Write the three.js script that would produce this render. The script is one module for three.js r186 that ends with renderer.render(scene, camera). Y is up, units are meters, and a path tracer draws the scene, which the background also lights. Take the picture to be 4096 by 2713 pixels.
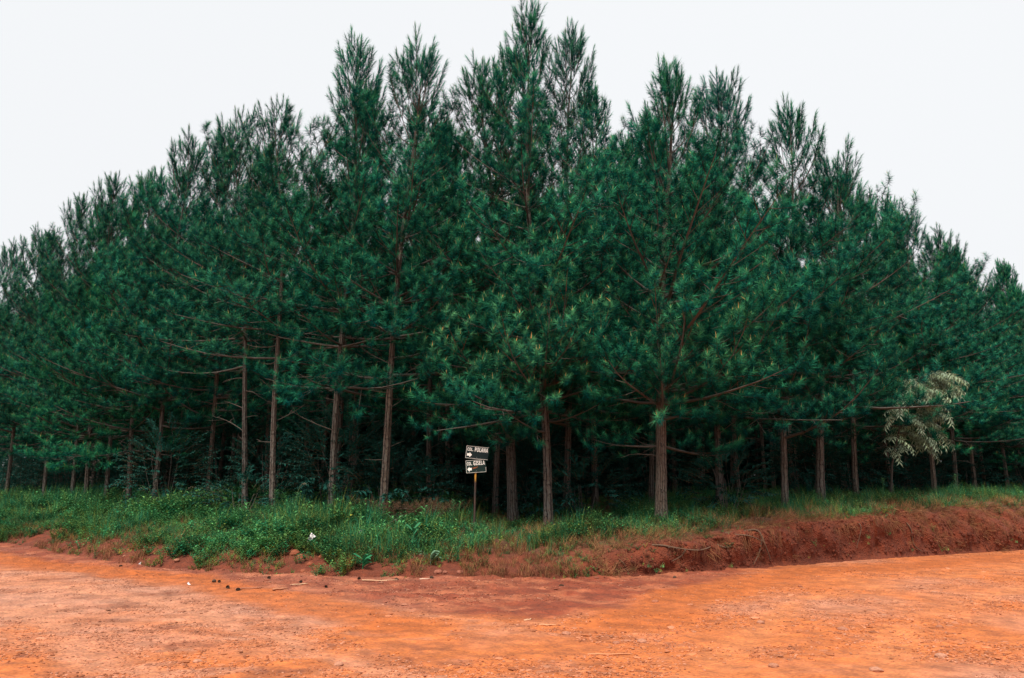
import * as THREE from 'three';
import { mergeGeometries } from 'three/addons/utils/BufferGeometryUtils.js';

// ------------------------------------------------------------------ camera, sky, sun, exposure
const scene = new THREE.Scene();
const camera = new THREE.PerspectiveCamera(46.93, 4096 / 2713, 0.1, 1500);
camera.position.set(0, 1.65, 0);
camera.rotation.set(THREE.MathUtils.degToRad(10.45), 0, 0);
const renderer = new THREE.WebGLRenderer({ antialias: true });
renderer.toneMapping = THREE.LinearToneMapping;
renderer.toneMappingExposure = 3.7;
renderer.shadowMap.enabled = true;

// even, bright overcast; only faint cloud structure
{
  const W = 128, H = 64, data = new Float32Array(W * H * 4);
  for (let j = 0; j < H; j++) for (let i = 0; i < W; i++) {
    const a = (i / W) * Math.PI * 2, e = (j / H - 0.5) * Math.PI;
    const n = 0.5 * Math.sin(3 * a + 2 * e) * Math.cos(e) + 0.3 * Math.sin(5 * a - 4 * e + 1) * Math.cos(e) + 0.2 * Math.sin(2 * a + 9 * e);
    const l = 0.253 * (1 + 0.012 * n), o = (j * W + i) * 4;
    data[o] = l * 0.975; data[o + 1] = l * 0.995; data[o + 2] = l * 1.02; data[o + 3] = 1;
  }
  const sky = new THREE.DataTexture(data, W, H, THREE.RGBAFormat, THREE.FloatType);
  sky.mapping = THREE.EquirectangularReflectionMapping; sky.magFilter = THREE.LinearFilter; sky.needsUpdate = true;
  scene.background = sky; scene.environment = sky;
}
const sun = new THREE.DirectionalLight(0xfff3e4, 1.5);
sun.name = 'sun';
sun.position.set(-14, 60, 22); sun.target.position.set(0, 0, -14);
sun.castShadow = true; sun.shadow.radius = 36; sun.shadow.mapSize.set(4096, 4096);
Object.assign(sun.shadow.camera, { left: -45, right: 45, top: 45, bottom: -45, near: 1, far: 160 });
scene.add(sun, sun.target);

// ------------------------------------------------------------------ helpers
const V = (x, y, z) => new THREE.Vector3(x, y, z);
const UP = V(0, 1, 0);
const rng = (seed) => () => { seed = (seed + 0x6d2b79f5) | 0; let t = Math.imul(seed ^ (seed >>> 15), 1 | seed); t = (t + Math.imul(t ^ (t >>> 7), 61 | t)) ^ t; return ((t ^ (t >>> 14)) >>> 0) / 4294967296; };
const lerp = (a, b, t) => a + (b - a) * t;
const clamp = (x, a = 0, b = 1) => Math.min(b, Math.max(a, x));
const sstep = (a, b, x) => { const t = clamp((x - a) / (b - a)); return t * t * (3 - 2 * t); };
const hash = (x, y) => { let h = (Math.imul(x, 374761393) + Math.imul(y, 668265263)) | 0; h = Math.imul(h ^ (h >>> 13), 1274126177); return ((h ^ (h >>> 16)) >>> 0) / 4294967296; };
function noise(x, y) {
  const ix = Math.floor(x), iy = Math.floor(y), fx = x - ix, fy = y - iy, u = fx * fx * (3 - 2 * fx), v = fy * fy * (3 - 2 * fy);
  return lerp(lerp(hash(ix, iy), hash(ix + 1, iy), u), lerp(hash(ix, iy + 1), hash(ix + 1, iy + 1), u), v);
}
function fbm(x, y, o = 4) { let s = 0, a = 0.5, n = 0; for (let k = 0; k < o; k++) { s += a * noise(x, y); n += a; x = x * 2.03 + 17.1; y = y * 2.03 + 5.7; a *= 0.5; } return s / n; }
const mix3 = (a, b, t) => [lerp(a[0], b[0], t), lerp(a[1], b[1], t), lerp(a[2], b[2], t)];
const mul3 = (a, k) => [a[0] * k, a[1] * k, a[2] * k];

class MB {                                    // collects triangles and tubes into one geometry
  constructor() { this.p = []; this.c = []; this.t = []; this.i = []; }
  vert(x, y, z, col, u = 0, v = 0) { this.p.push(x, y, z); this.c.push(col[0], col[1], col[2]); this.t.push(u, v); return this.p.length / 3 - 1; }
  tri(a, b, c, ca, cb = ca, cc = ca) { const k = this.vert(a.x, a.y, a.z, ca); this.vert(b.x, b.y, b.z, cb); this.vert(c.x, c.y, c.z, cc); this.i.push(k, k + 1, k + 2); }
  tube(pts, rs, sides, col, shape) {          // shape(k, j) scales the radius of ring k at side j
    const n = pts.length, base = this.p.length / 3, t = V(0, 0, 0), a = V(0, 0, 0), b = V(0, 0, 0);
    let len = 0;
    for (let k = 0; k < n; k++) {
      t.subVectors(pts[Math.min(n - 1, k + 1)], pts[Math.max(0, k - 1)]).normalize();
      if (k === 0) a.crossVectors(t, Math.abs(t.y) > 0.9 ? V(1, 0, 0) : UP).normalize(); else a.addScaledVector(t, -a.dot(t)).normalize();
      b.crossVectors(t, a);
      if (k) len += pts[k].distanceTo(pts[k - 1]);
      for (let j = 0; j <= sides; j++) {
        const w = (j / sides) * Math.PI * 2, r = rs[k] * (shape ? shape(k, j % sides) : 1), cx = Math.cos(w) * r, cy = Math.sin(w) * r;
        this.vert(pts[k].x + a.x * cx + b.x * cy, pts[k].y + a.y * cx + b.y * cy, pts[k].z + a.z * cx + b.z * cy, typeof col === 'function' ? col(k, j) : col, (j / sides) * Math.max(1, Math.round(2 * Math.PI * rs[0] / 0.7)), len);
      }
    }
    const m = sides + 1;
    for (let k = 0; k < n - 1; k++) for (let j = 0; j < sides; j++) { const q = base + k * m + j; this.i.push(q, q + m, q + 1, q + 1, q + m, q + m + 1); }
    for (const [k, flip] of [[0, 1], [n - 1, 0]]) {   // end caps
      const c = this.vert(pts[k].x, pts[k].y, pts[k].z, typeof col === 'function' ? col(k, 0) : col);
      for (let j = 0; j < sides; j++) { const q = base + k * m + j; flip ? this.i.push(c, q, q + 1) : this.i.push(c, q + 1, q); }
    }
    return this;
  }
  build() {
    const g = new THREE.BufferGeometry();
    g.setAttribute('position', new THREE.Float32BufferAttribute(this.p, 3));
    g.setAttribute('color', new THREE.Float32BufferAttribute(this.c, 3));
    g.setAttribute('uv', new THREE.Float32BufferAttribute(this.t, 2));
    g.setIndex(this.i); g.computeVertexNormals();
    return g;
  }
}
const taken = {};
const numbered = (name) => { const n = (taken[name] = (taken[name] ?? -1) + 1); return n ? name + '_' + String(n).padStart(3, '0') : name; };
function tag(o, label, category, group, kind) { o.userData.label = label; if (category) o.userData.category = category; if (group) o.userData.group = group; if (kind) o.userData.kind = kind; return o; }
function shade(o) { o.traverse((m) => { if (m.isMesh) { m.castShadow = true; m.receiveShadow = true; } }); return o; }
function mesh(name, geo, mat, parent) { const m = new THREE.Mesh(geo, mat); m.name = name; m.castShadow = m.receiveShadow = true; if (parent) parent.add(m); return m; }
function top(o, name) { o.name = numbered(name); scene.add(o); return shade(o); }
function instanced(name, geo, mat, list, parent) {    // list of [Matrix4, [r, g, b]]
  const m = new THREE.InstancedMesh(geo, mat, list.length), c = new THREE.Color();
  list.forEach(([x, col], k) => { m.setMatrixAt(k, x); m.setColorAt(k, c.setRGB(...col)); });
  m.name = name; m.castShadow = m.receiveShadow = true; m.userData.kind = 'stuff';
  if (parent) parent.add(m);
  return m;
}
function basis(pos, dir, up, s) {             // x along dir, y as near to up as it gets
  const x = dir.clone().normalize(), z = V(0, 0, 0).crossVectors(x, up);
  if (z.lengthSq() < 1e-4) z.set(0, 0, 1);
  z.normalize(); const y = V(0, 0, 0).crossVectors(z, x);
  return new THREE.Matrix4().makeBasis(x.multiplyScalar(s), y.multiplyScalar(s), z.multiplyScalar(s)).setPosition(pos);
}
function dataTex(n, f, srgb, m = n) {
  const d = new Uint8Array(n * m * 4);
  for (let j = 0; j < m; j++) for (let i = 0; i < n; i++) { const c = f(i / n, j / m), o = (j * n + i) * 4; d[o] = clamp(c[0]) * 255; d[o + 1] = clamp(c[1]) * 255; d[o + 2] = clamp(c[2]) * 255; d[o + 3] = 255; }
  const t = new THREE.DataTexture(d, n, m); t.wrapS = t.wrapT = THREE.RepeatWrapping; t.magFilter = t.minFilter = THREE.LinearFilter; if (srgb) t.colorSpace = THREE.SRGBColorSpace; t.needsUpdate = true;
  return t;
}
// noise that tiles over the unit square
function tnoise(u, v, k, seed = 0) {
  const x = u * k, y = v * k, ix = Math.floor(x), iy = Math.floor(y), fx = x - ix, fy = y - iy, a = fx * fx * (3 - 2 * fx), b = fy * fy * (3 - 2 * fy), h = (p, q) => hash(((p % k) + k) % k + seed * 131, ((q % k) + k) % k + seed * 71);
  return lerp(lerp(h(ix, iy), h(ix + 1, iy), a), lerp(h(ix, iy + 1), h(ix + 1, iy + 1), a), b);
}
const tfbm = (u, v, k, o, seed = 0) => { let s = 0, a = 0.5, n = 0; for (let q = 0; q < o; q++) { s += a * tnoise(u, v, k, seed + q); n += a; k *= 2; a *= 0.5; } return s / n; };

// ------------------------------------------------------------------ materials
const M = {};
{
  const soilBump = dataTex(512, (u, v) => { const a = tfbm(u, v, 8, 6, 3), b = tnoise(u, v, 96, 9); return Array(3).fill(a * 0.7 + b * b * 0.3); }, false);
  const soilMap = dataTex(512, (u, v) => { const a = tfbm(u, v, 16, 5, 21), b = tnoise(u, v, 128, 40), g = 0.9 + (a - 0.5) * 0.34 + (b - 0.5) * 0.12; return [g, g * (0.985 + 0.05 * (b - 0.5)), g * 0.985]; }, true);
  M.road = new THREE.MeshStandardMaterial({ vertexColors: true, map: soilMap, bumpMap: soilBump, bumpScale: 0.045, roughness: 0.97 });
  M.bank = new THREE.MeshStandardMaterial({ vertexColors: true, map: soilMap, bumpMap: soilBump, bumpScale: 0.06, roughness: 1 });
  // bark: long plates parted by fissures
  const plate = (u, v) => {
    const w = u + 0.16 * (tfbm(u, v, 4, 4, 5) - 0.5), x = w * 7, row = Math.floor(((x % 7) + 7) % 7), y = v * 5 + hash(row, 77) * 5 + 1.1 * (tfbm(u, v, 6, 3, 15) - 0.5);
    const fx = Math.abs((x - Math.floor(x)) - 0.5) * 2, cell = Math.floor(y), cut = hash(row, ((cell % 5) + 5) % 5), fy = Math.abs((y - cell) - 0.5) * 2;
    return clamp(1.15 - Math.pow(fx, 5) - Math.pow(fy, 12) * (cut < 0.35 ? 0 : 0.35 + 0.5 * cut)) * (0.65 + 0.5 * tfbm(u, v, 24, 4, 8));
  };
  const barkMap = dataTex(256, (u, v) => { const h = plate(u, v), g = 0.12 + 1.0 * h, w = tfbm(u, v, 5, 3, 60); return [g * lerp(0.92, 1.0, w), g * lerp(0.8, 0.93, w), g * lerp(0.72, 0.9, w)]; }, true, 512);
  const barkBump = dataTex(256, (u, v) => Array(3).fill(plate(u, v)), false, 512);
  M.barks = [[0.112, 0.11, 0.106], [0.1, 0.105, 0.105], [0.125, 0.117, 0.107], [0.104, 0.109, 0.106]].map((c) => new THREE.MeshStandardMaterial({ color: new THREE.Color().setRGB(...c), map: barkMap, bumpMap: barkBump, bumpScale: 0.05, roughness: 0.95 }));
  M.wood = new THREE.MeshStandardMaterial({ color: new THREE.Color().setRGB(0.08, 0.07, 0.062), roughness: 0.95 });
  M.deadwood = new THREE.MeshStandardMaterial({ color: new THREE.Color().setRGB(0.1, 0.083, 0.07), roughness: 0.95 });
  M.needle = new THREE.MeshPhysicalMaterial({ vertexColors: true, roughness: 0.9, specularIntensity: 0.05 });
  M.leaf = new THREE.MeshPhysicalMaterial({ vertexColors: true, roughness: 0.85, transmission: 0.2, thickness: 0, specularIntensity: 0.1 });
  M.root = new THREE.MeshStandardMaterial({ color: new THREE.Color().setRGB(0.1, 0.058, 0.036), roughness: 0.95 });
  M.dry = new THREE.MeshStandardMaterial({ vertexColors: true, roughness: 0.95 });
  M.stone = new THREE.MeshStandardMaterial({ vertexColors: true, map: soilMap, roughness: 0.95 });
}

for (const [m, k] of [[M.road, 0.87], [M.stone, 0.87], [M.needle, 0.84], [M.leaf, 0.86], [M.dry, 0.92]]) m.color.setRGB(k, k, k);

// ------------------------------------------------------------------ the lie of the land
// foot of the roadside bank, from the left-hand road round the corner to the right-hand road
const toePts = [[-70, -78], [-40, -47.5], [-24, -31.6], [-14.45, -22.72], [-10.02, -18.51], [-7.09, -15.95], [-4.82, -14.91], [-2.43, -14.41], [-0.65, -14.34], [1.11, -14.34], [2.95, -14.68], [4.53, -15.41], [6.45, -16.66], [8.54, -17.79], [12.69, -19.99], [22, -25], [40, -35], [80, -57]];
const toeCurve = new THREE.CatmullRomCurve3(toePts.map(([x, z]) => V(x, 0, z)), false, 'centripetal');
const TN = 900, toe = [], toeN = [];
{
  toeCurve.arcLengthDivisions = 2000;
  for (let k = 0; k <= TN; k++) { const u = k / TN, p = toeCurve.getPointAt(u), t = toeCurve.getTangentAt(u); toe.push(p); toeN.push(V(t.z, 0, -t.x).normalize()); }   // normals point into the wood
}
const crestOf = (x) => x < -2 ? lerp(0.74, 1.0, sstep(-2, -9, x)) : x < 2 ? lerp(0.74, 0.72, sstep(-2, 2, x)) : lerp(0.7, 1.05, sstep(3, 7, x)) + 0.15 * sstep(7, 10, x);
const cutOf = (x) => sstep(0.3, 3.4, x);                        // 0: grassy slope, 1: steep cut face
function bankHeight(x, s, d) {                 // x of the foot, s along it, d metres in from it
  const C = crestOf(x), w = cutOf(x), n = fbm(s * 0.5, d * 0.5 + 9, 4) - 0.5, ragged = fbm(s * 1.7 + 40, 3, 3) - 0.5;
  const slope = C * (1 - Math.exp(-Math.max(0, d) / 2.1)) + 0.05 * sstep(0, 0.15, d);
  const face = (C * 0.86 + ragged * 0.18) * Math.pow(sstep(-0.05, 0.2 + 0.4 * fbm(s * 0.8, 60, 3) + 0.3 * sstep(7, 12, x), d), 0.75) + C * 0.16 * sstep(0.5, 4, d);
  let h = lerp(slope, face, w) + n * 0.16 * sstep(0.2, 2.5, d) + 0.012 * Math.max(0, d - 5);
  h += (fbm(s * 3.1, d * 3.1, 3) - 0.5) * 0.15 * sstep(0, 0.2, d);
  return d < 0 ? -0.08 + d * 0.4 : h - 0.03;
}
function landAt(x, z) {
  let best = 1e9, bk = 0;
  for (let k = 0; k <= TN; k += 3) { const q = (toe[k].x - x) ** 2 + (toe[k].z - z) ** 2; if (q < best) { best = q; bk = k; } }
  for (let k = Math.max(0, bk - 3); k <= Math.min(TN, bk + 3); k++) { const q = (toe[k].x - x) ** 2 + (toe[k].z - z) ** 2; if (q < best) { best = q; bk = k; } }
  const d = (x - toe[bk].x) * toeN[bk].x + (z - toe[bk].z) * toeN[bk].z;
  return { k: bk, s: bk * 0.236, d, xt: toe[bk].x };
}
const groundY = (x, z) => { const l = landAt(x, z); return l.d > 0.1 ? bankHeight(l.xt, l.s, l.d) : roadY(x, z, l.d); };
function roadY(x, z, d = -1) {
  let h = (fbm(x * 0.35 + 50, z * 0.35, 3) - 0.5) * 0.07 + (fbm(x * 2.2, z * 2.2, 3) - 0.5) * 0.022 + (fbm(x * 7, z * 7 + 30, 2) - 0.5) * 0.014 + Math.pow(noise(x * 15 + 3, z * 15), 3) * 0.016;
  if (z < -5 && z > -27) h -= 0.022 * clamp(trackZone(x, z));
  const rough = redZone(x, z);
  h += rough * (Math.pow(fbm(x * 2.4 + 9, z * 5.5, 4), 2) - 0.25) * 0.11;
  return h;
}
// dark red, damp loose earth on the inside of the corner
function redZone(x, z) {
  const e = (fbm(x * 0.9, z * 0.9 + 3, 3) - 0.5) * 1.3;
  const right = sstep(-0.6, 0.9, (1.2 + (-z - 10.5) * 0.72) - x + e);
  const left = sstep(-0.5, 0.9, x + 2.0 + (-z - 11.2) * 1.55 + e * 0.8), near = sstep(9.5, 10.6, -z + e * 0.5);
  return right * left * near;
}
const bandL = [[-16, -21.4], [-11, -17.6], [-7.73, -15.2], [-5.83, -14.05], [-4.02, -12.48], [-2.52, -11.01], [-1.2, -9.5]], bandR = [[13, -19.2], [8.8, -16.9], [5.2, -14.9], [3.1, -12.5], [2.0, -11], [1.3, -9.7]];
function trackZone(x, z) {                     // smooth tracks that wheels have pressed, following the turn on either side
  const pts = x < 0 ? bandL : bandR; let best = 99, side = 0;
  for (let k = 0; k < pts.length - 1; k++) {
    const [ax, az] = pts[k], [bx, bz] = pts[k + 1], ux = bx - ax, uz = bz - az, t = Math.max(k ? 0 : -2, Math.min(k === pts.length - 2 ? 3 : 1, ((x - ax) * ux + (z - az) * uz) / (ux * ux + uz * uz))), dx = x - ax - t * ux, dz = z - az - t * uz, q = Math.hypot(dx, dz);
    if (q < best) { best = q; side = dz > 0 ? 1 : -1; }
  }
  const d = best * side + (fbm(x * 0.7 + 60, z * 0.7, 2) - 0.5) * 0.8, bump = (c, w) => Math.exp(-(((d - c) / w) ** 2));
  return (bump(1.5, 0.24) + bump(2.95, 0.26) + 0.8 * bump(4.6, 0.3) + 0.8 * bump(6, 0.3)) * sstep(0.3, 0.62, fbm(x * 1.1 + 15, z * 1.1 + 40, 3) + 0.12);
}
function bandZone(x, z) {                      // loose orange sand thrown up along the turning lines
  const pts = x < 0.2 ? bandL : bandR;
  let best = 9;
  for (let k = 0; k < pts.length - 1; k++) {
    const [ax, az] = pts[k], [bx, bz] = pts[k + 1], t = clamp(((x - ax) * (bx - ax) + (z - az) * (bz - az)) / ((bx - ax) ** 2 + (bz - az) ** 2));
    best = Math.min(best, Math.hypot(x - ax - t * (bx - ax), z - az - t * (bz - az)));
  }
  return 1 - sstep(0.25, 0.85, best + (fbm(x * 1.3, z * 1.3, 3) - 0.5) * 0.7);
}
const C = { orange: [0.625, 0.182, 0.045], pink: [0.55, 0.255, 0.16], red: [0.26, 0.053, 0.021], sand: [0.57, 0.145, 0.025], dark: [0.27, 0.08, 0.035] };
function roadColor(x, z) {
  const a = fbm(x * 0.45 + 3, z * 0.45 + 8, 4), b = fbm(x * 2.1 + 31, z * 3.4, 4), c = fbm(x * 6.3, z * 6.3 + 77, 3);
  const left = sstep(3, -4, x);
  let col = mix3(C.orange, C.pink, clamp((a - 0.5) * 2.6 + 0.1 + left * 0.62));
  col = mix3(col, [0.58, 0.285, 0.185], sstep(0.52, 0.72, b) * (0.15 + 0.42 * left));
  col = mix3(col, C.dark, sstep(0.52, 0.68, fbm(x * 1.5 + 7, z * 2.6 + 4, 4)) * (0.1 + 0.45 * left) + sstep(0.58, 0.74, c) * 0.4);
  col = mix3(col, x < 0 ? [0.62, 0.27, 0.15] : [0.66, 0.225, 0.075], clamp(trackZone(x, z)) * 0.8);
  const r = redZone(x, z);
  col = mix3(col, mix3(C.red, [0.42, 0.125, 0.055], sstep(0.46, 0.66, b)), r * lerp(0.98, 0.78, sstep(0.45, 0.7, a)));
  col = mix3(col, mul3(C.sand, 0.9 + 0.25 * (c - 0.5)), bandZone(x, z) * 0.85);
  return col;
}
{
  const axis = (parts) => { const out = []; for (const [a, b, n] of parts) for (let k = 0; k < n; k++) out.push(a + ((b - a) * k) / n); out.push(parts[parts.length - 1][1]); return out; };
  const xs = axis([[-400, -60, 8], [-60, -17, 40], [-17, -9, 70], [-9, 9, 280], [9, 17, 70], [17, 60, 40], [60, 400, 8]]);
  const zs = axis([[300, 20, 8], [20, -4, 24], [-4, -6.5, 16], [-6.5, -11, 110], [-11, -17, 90], [-17, -25, 60], [-25, -60, 30], [-60, -500, 10]]);
  const b = new MB(), nx = xs.length;
  for (const z of zs) for (const x of xs) { const fine = Math.abs(x) < 18 && z < -5 && z > -26; b.vert(x, Math.abs(x) > 58 || z > 19 || z < -58 ? 0 : roadY(x, z), z, fine || (Math.abs(x) < 60 && z > -60) ? roadColor(x, z) : C.orange, x / 2.6, z / 2.6); }
  for (let j = 0; j < zs.length - 1; j++) for (let i = 0; i < nx - 1; i++) { const q = j * nx + i; b.i.push(q, q + 1, q + nx, q + 1, q + nx + 1, q + nx); }
  tag(top(mesh('dirt_road', b.build(), M.road), 'dirt_road'), 'red dirt road surface bending round the corner of the wood', 'road', null, 'structure');
}
function bankInset(x, s, d) {                  // the cut face bulges, hollows and hangs over its foot
  const w = cutOf(x), bulge = w * 0.13 * Math.max(0, Math.sin(Math.PI * clamp(d / 0.6))) * (fbm(s * 2.3, 90, 3) - 0.15);
  return d - bulge + w * (fbm(s * 2.6 + 11, d * 6 + 5, 3) - 0.5) * 0.34 * sstep(0, 0.08, d) * (1 - sstep(0.6, 1.1, d)) + w * 0.26 * (1 - sstep(0.0, 0.34, d));
}
function bankPoint(x, d, out = 0) {            // point of the bank whose foot lies at x
  let k = 0; while (k < TN - 1 && toe[k + 1].x < x) k++;
  const f = clamp((x - toe[k].x) / (toe[k + 1].x - toe[k].x)), s = (k + f) * 0.236, p = toe[k].clone().lerp(toe[k + 1], f), n = toeN[k].clone().lerp(toeN[k + 1], f).normalize(), q = bankInset(p.x, s, d) - out;
  return V(p.x + n.x * q, bankHeight(p.x, s, d), p.z + n.z * q);
}
function bankColor(x, s, d) {
  const w = cutOf(x), n = fbm(s * 1.2, d * 2.2, 4), m = fbm(s * 4, d * 4 + 20, 3);
  const soil = mix3([0.115, 0.023, 0.009], [0.21, 0.045, 0.015], n), litter = mix3([0.07, 0.036, 0.02], [0.15, 0.07, 0.034], m);
  const face = mix3(soil, litter, sstep(0.6, 1.1, d + (n - 0.5) * 1.2));
  const slope = mix3(mix3([0.2, 0.045, 0.018], [0.14, 0.032, 0.013], m), litter, sstep(0.7, 2.2, d + (n - 0.5) * 2));
  return mix3(slope, face, w);
}
{
  const ds = [-0.4, -0.15, 0]; for (let d = 0.04; d < 1.2; d += 0.05) ds.push(d); for (let d = 1.25; d < 7; d += 0.16) ds.push(d); for (let d = 7.5; d < 16; d += 1) ds.push(d); for (let d = 18; d <= 90; d += 8) ds.push(d);
  const b = new MB(), nd = ds.length, ks = [];
  for (let k = 0; k <= TN; k++) { const x = toe[k].x; if (Math.abs(x) < 20) { ks.push(k, k + 1 / 3, k + 2 / 3); } else if (k % 4 === 0) ks.push(k); }
  for (const kf of ks) {
    const k = Math.floor(kf), f = kf - k, p = toe[k].clone().lerp(toe[Math.min(TN, k + 1)], f), n = toeN[k].clone().lerp(toeN[Math.min(TN, k + 1)], f).normalize(), s = kf * 0.236;
    for (const d of ds) {
      const q = bankInset(p.x, s, d);
      b.vert(p.x + n.x * q, bankHeight(p.x, s, d), p.z + n.z * q, bankColor(p.x, s, d), s / 2.1, (d + bankHeight(p.x, s, d)) / 2.1);
    }
  }
  for (let k = 0; k < ks.length - 1; k++) for (let j = 0; j < nd - 1; j++) { const q = k * nd + j; b.i.push(q, q + nd, q + 1, q + 1, q + nd, q + nd + 1); }
  tag(top(mesh('roadside_bank', b.build(), M.bank), 'roadside_bank'), 'raised red earth bank and floor of the pine wood', 'bank', null, 'structure');
}

// ------------------------------------------------------------------ pine trees
const NEEDLE = { oldShade: [0.001, 0.044, 0.043], mid: [0.002, 0.085, 0.073], youngLit: [0.065, 0.38, 0.19], wood: [0.05, 0.04, 0.032], candle: [0.26, 0.26, 0.12], thick: 1, dense: 1 }, COARSE = { ...NEEDLE, thick: 1.9, dense: 0.55 };  // older and new growth, pushed apart to paint dark gaps and lit tips
function addShoot(b, R, p0, dir, len, count, nl, wide, pal) {      // a bottle brush of long needles
  const t = dir.clone().normalize(), a = V(0, 0, 0).crossVectors(t, Math.abs(t.y) > 0.9 ? V(1, 0, 0) : UP).normalize(), c = V(0, 0, 0).crossVectors(t, a), p = V(0, 0, 0), q = V(0, 0, 0), w = V(0, 0, 0), e = V(0, 0, 0);
  const end = p0.clone().addScaledVector(t, len + 0.04), sd = V(0, 0, 0).copy(a).multiplyScalar(0.006);
  b.tri(p0.clone().add(sd), p0.clone().sub(sd), end, pal.wood);
  for (let k = 0; k < count; k++) {
    const f = (k + R()) / count, ang = k * 2.4 + R(), open = lerp(wide, wide * 0.3, Math.pow(f, 1.3)) + (R() - 0.5) * 0.6, l = nl * (0.62 + 0.6 * R());
    p.copy(p0).addScaledVector(t, len * f);
    q.copy(a).multiplyScalar(Math.cos(ang)).addScaledVector(c, Math.sin(ang));
    e.copy(t).multiplyScalar(Math.cos(open)).addScaledVector(q, Math.sin(open)); e.y -= 0.24 * Math.sin(open); e.normalize();
    w.crossVectors(e, V(q.x + 0.9 * (R() - 0.5), q.y + 0.45 + 0.9 * (R() - 0.5), q.z + 0.9 * (R() - 0.5))).normalize().multiplyScalar((0.0036 + R() * 0.0016) * pal.thick);
    const col = mix3(mix3(pal.oldShade, pal.mid, R()), pal.youngLit, clamp((f - 0.3) * 1.3) * (0.45 + 0.65 * R()));
    const tip = p.clone().addScaledVector(e, l); tip.y -= 0.03 * R();
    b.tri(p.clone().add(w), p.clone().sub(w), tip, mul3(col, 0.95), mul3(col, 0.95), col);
  }
}
function makeTwig(seed, upright, pal = NEEDLE) {             // a twig along +x with several shoots turned upwards
  const R = rng(seed), b = new MB(), L = upright ? 0.46 : 0.5, end = V(L, 0.05, 0);
  b.tri(V(0, 0.01, 0), V(0, -0.01, 0), end, pal.wood); b.tri(V(0, 0, 0.01), V(0, 0, -0.01), end, pal.wood);
  for (let k = 0; k < 3; k++) {
    const f = (k + 0.4 + 0.3 * R()) / 3, side = (k + seed) % 2 ? 1 : -1, p = V(L * f, 0.04 * f, 0);
    const dir = upright ? V(0.95, 0.12 * (R() - 0.5), side * (0.3 + 0.3 * R())) : V(0.35 + 0.4 * R(), 0.35 + 0.7 * R(), side * (0.35 + 0.5 * R()));
    addShoot(b, R, p, dir, upright ? 0.24 + 0.14 * R() : 0.13 + 0.12 * R(), Math.round(54 * pal.dense), upright ? 0.14 : 0.155, upright ? 0.95 : 1.3 + 0.3 * R(), pal);
  }
  addShoot(b, R, end, upright ? V(1, 0.1, 0) : V(0.55, 0.85, 0.2 * (R() - 0.5)), upright ? 0.36 : 0.22, Math.round(70 * pal.dense), upright ? 0.14 : 0.165, upright ? 0.85 : 1.35, pal);
  if (pal.candle) { const c = end.clone().add(upright ? V(0.36, 0.03, 0) : V(0.12, 0.19, 0)), t = c.clone().add(upright ? V(0.12, 0.01, 0) : V(0.02, 0.12, 0)); b.tri(c.clone().add(V(0.007, 0, 0.004)), c.clone().sub(V(0.007, 0, 0.004)), t, pal.candle); b.tri(c.clone().add(V(0.004, 0.003, -0.007)), c.clone().sub(V(0.004, 0.003, -0.007)), t, pal.candle); }
  return b.build();
}
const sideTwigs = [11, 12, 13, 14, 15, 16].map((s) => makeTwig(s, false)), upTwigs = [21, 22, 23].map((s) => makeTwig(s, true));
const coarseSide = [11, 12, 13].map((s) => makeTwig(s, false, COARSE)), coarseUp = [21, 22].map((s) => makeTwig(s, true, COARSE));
const brownTwig = makeTwig(31, false, { oldShade: [0.075, 0.036, 0.018], mid: [0.12, 0.056, 0.026], youngLit: [0.16, 0.078, 0.036], wood: [0.07, 0.048, 0.032], thick: 1.2, dense: 0.8 });
function joinTwigs(list) {                     // [template, Matrix4, tint] -> one geometry
  let n = 0; for (const [g] of list) n += g.index.count;
  const P = new Float32Array(n * 3), Cc = new Float32Array(n * 3); let o = 0;
  for (const [g, m, c] of list) {
    const p = g.attributes.position.array, q = g.attributes.color.array, ix = g.index.array, e = m.elements;
    for (let k = 0; k < ix.length; k++, o += 3) {
      const i = ix[k] * 3, x = p[i], y = p[i + 1], z = p[i + 2];
      P[o] = e[0] * x + e[4] * y + e[8] * z + e[12]; P[o + 1] = e[1] * x + e[5] * y + e[9] * z + e[13]; P[o + 2] = e[2] * x + e[6] * y + e[10] * z + e[14];
      Cc[o] = q[i] * c[0]; Cc[o + 1] = q[i + 1] * c[1]; Cc[o + 2] = q[i + 2] * c[2];
    }
  }
  const g = new THREE.BufferGeometry(); g.setAttribute('position', new THREE.BufferAttribute(P, 3)); g.setAttribute('color', new THREE.BufferAttribute(Cc, 3)); g.computeVertexNormals();
  return g;
}

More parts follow.
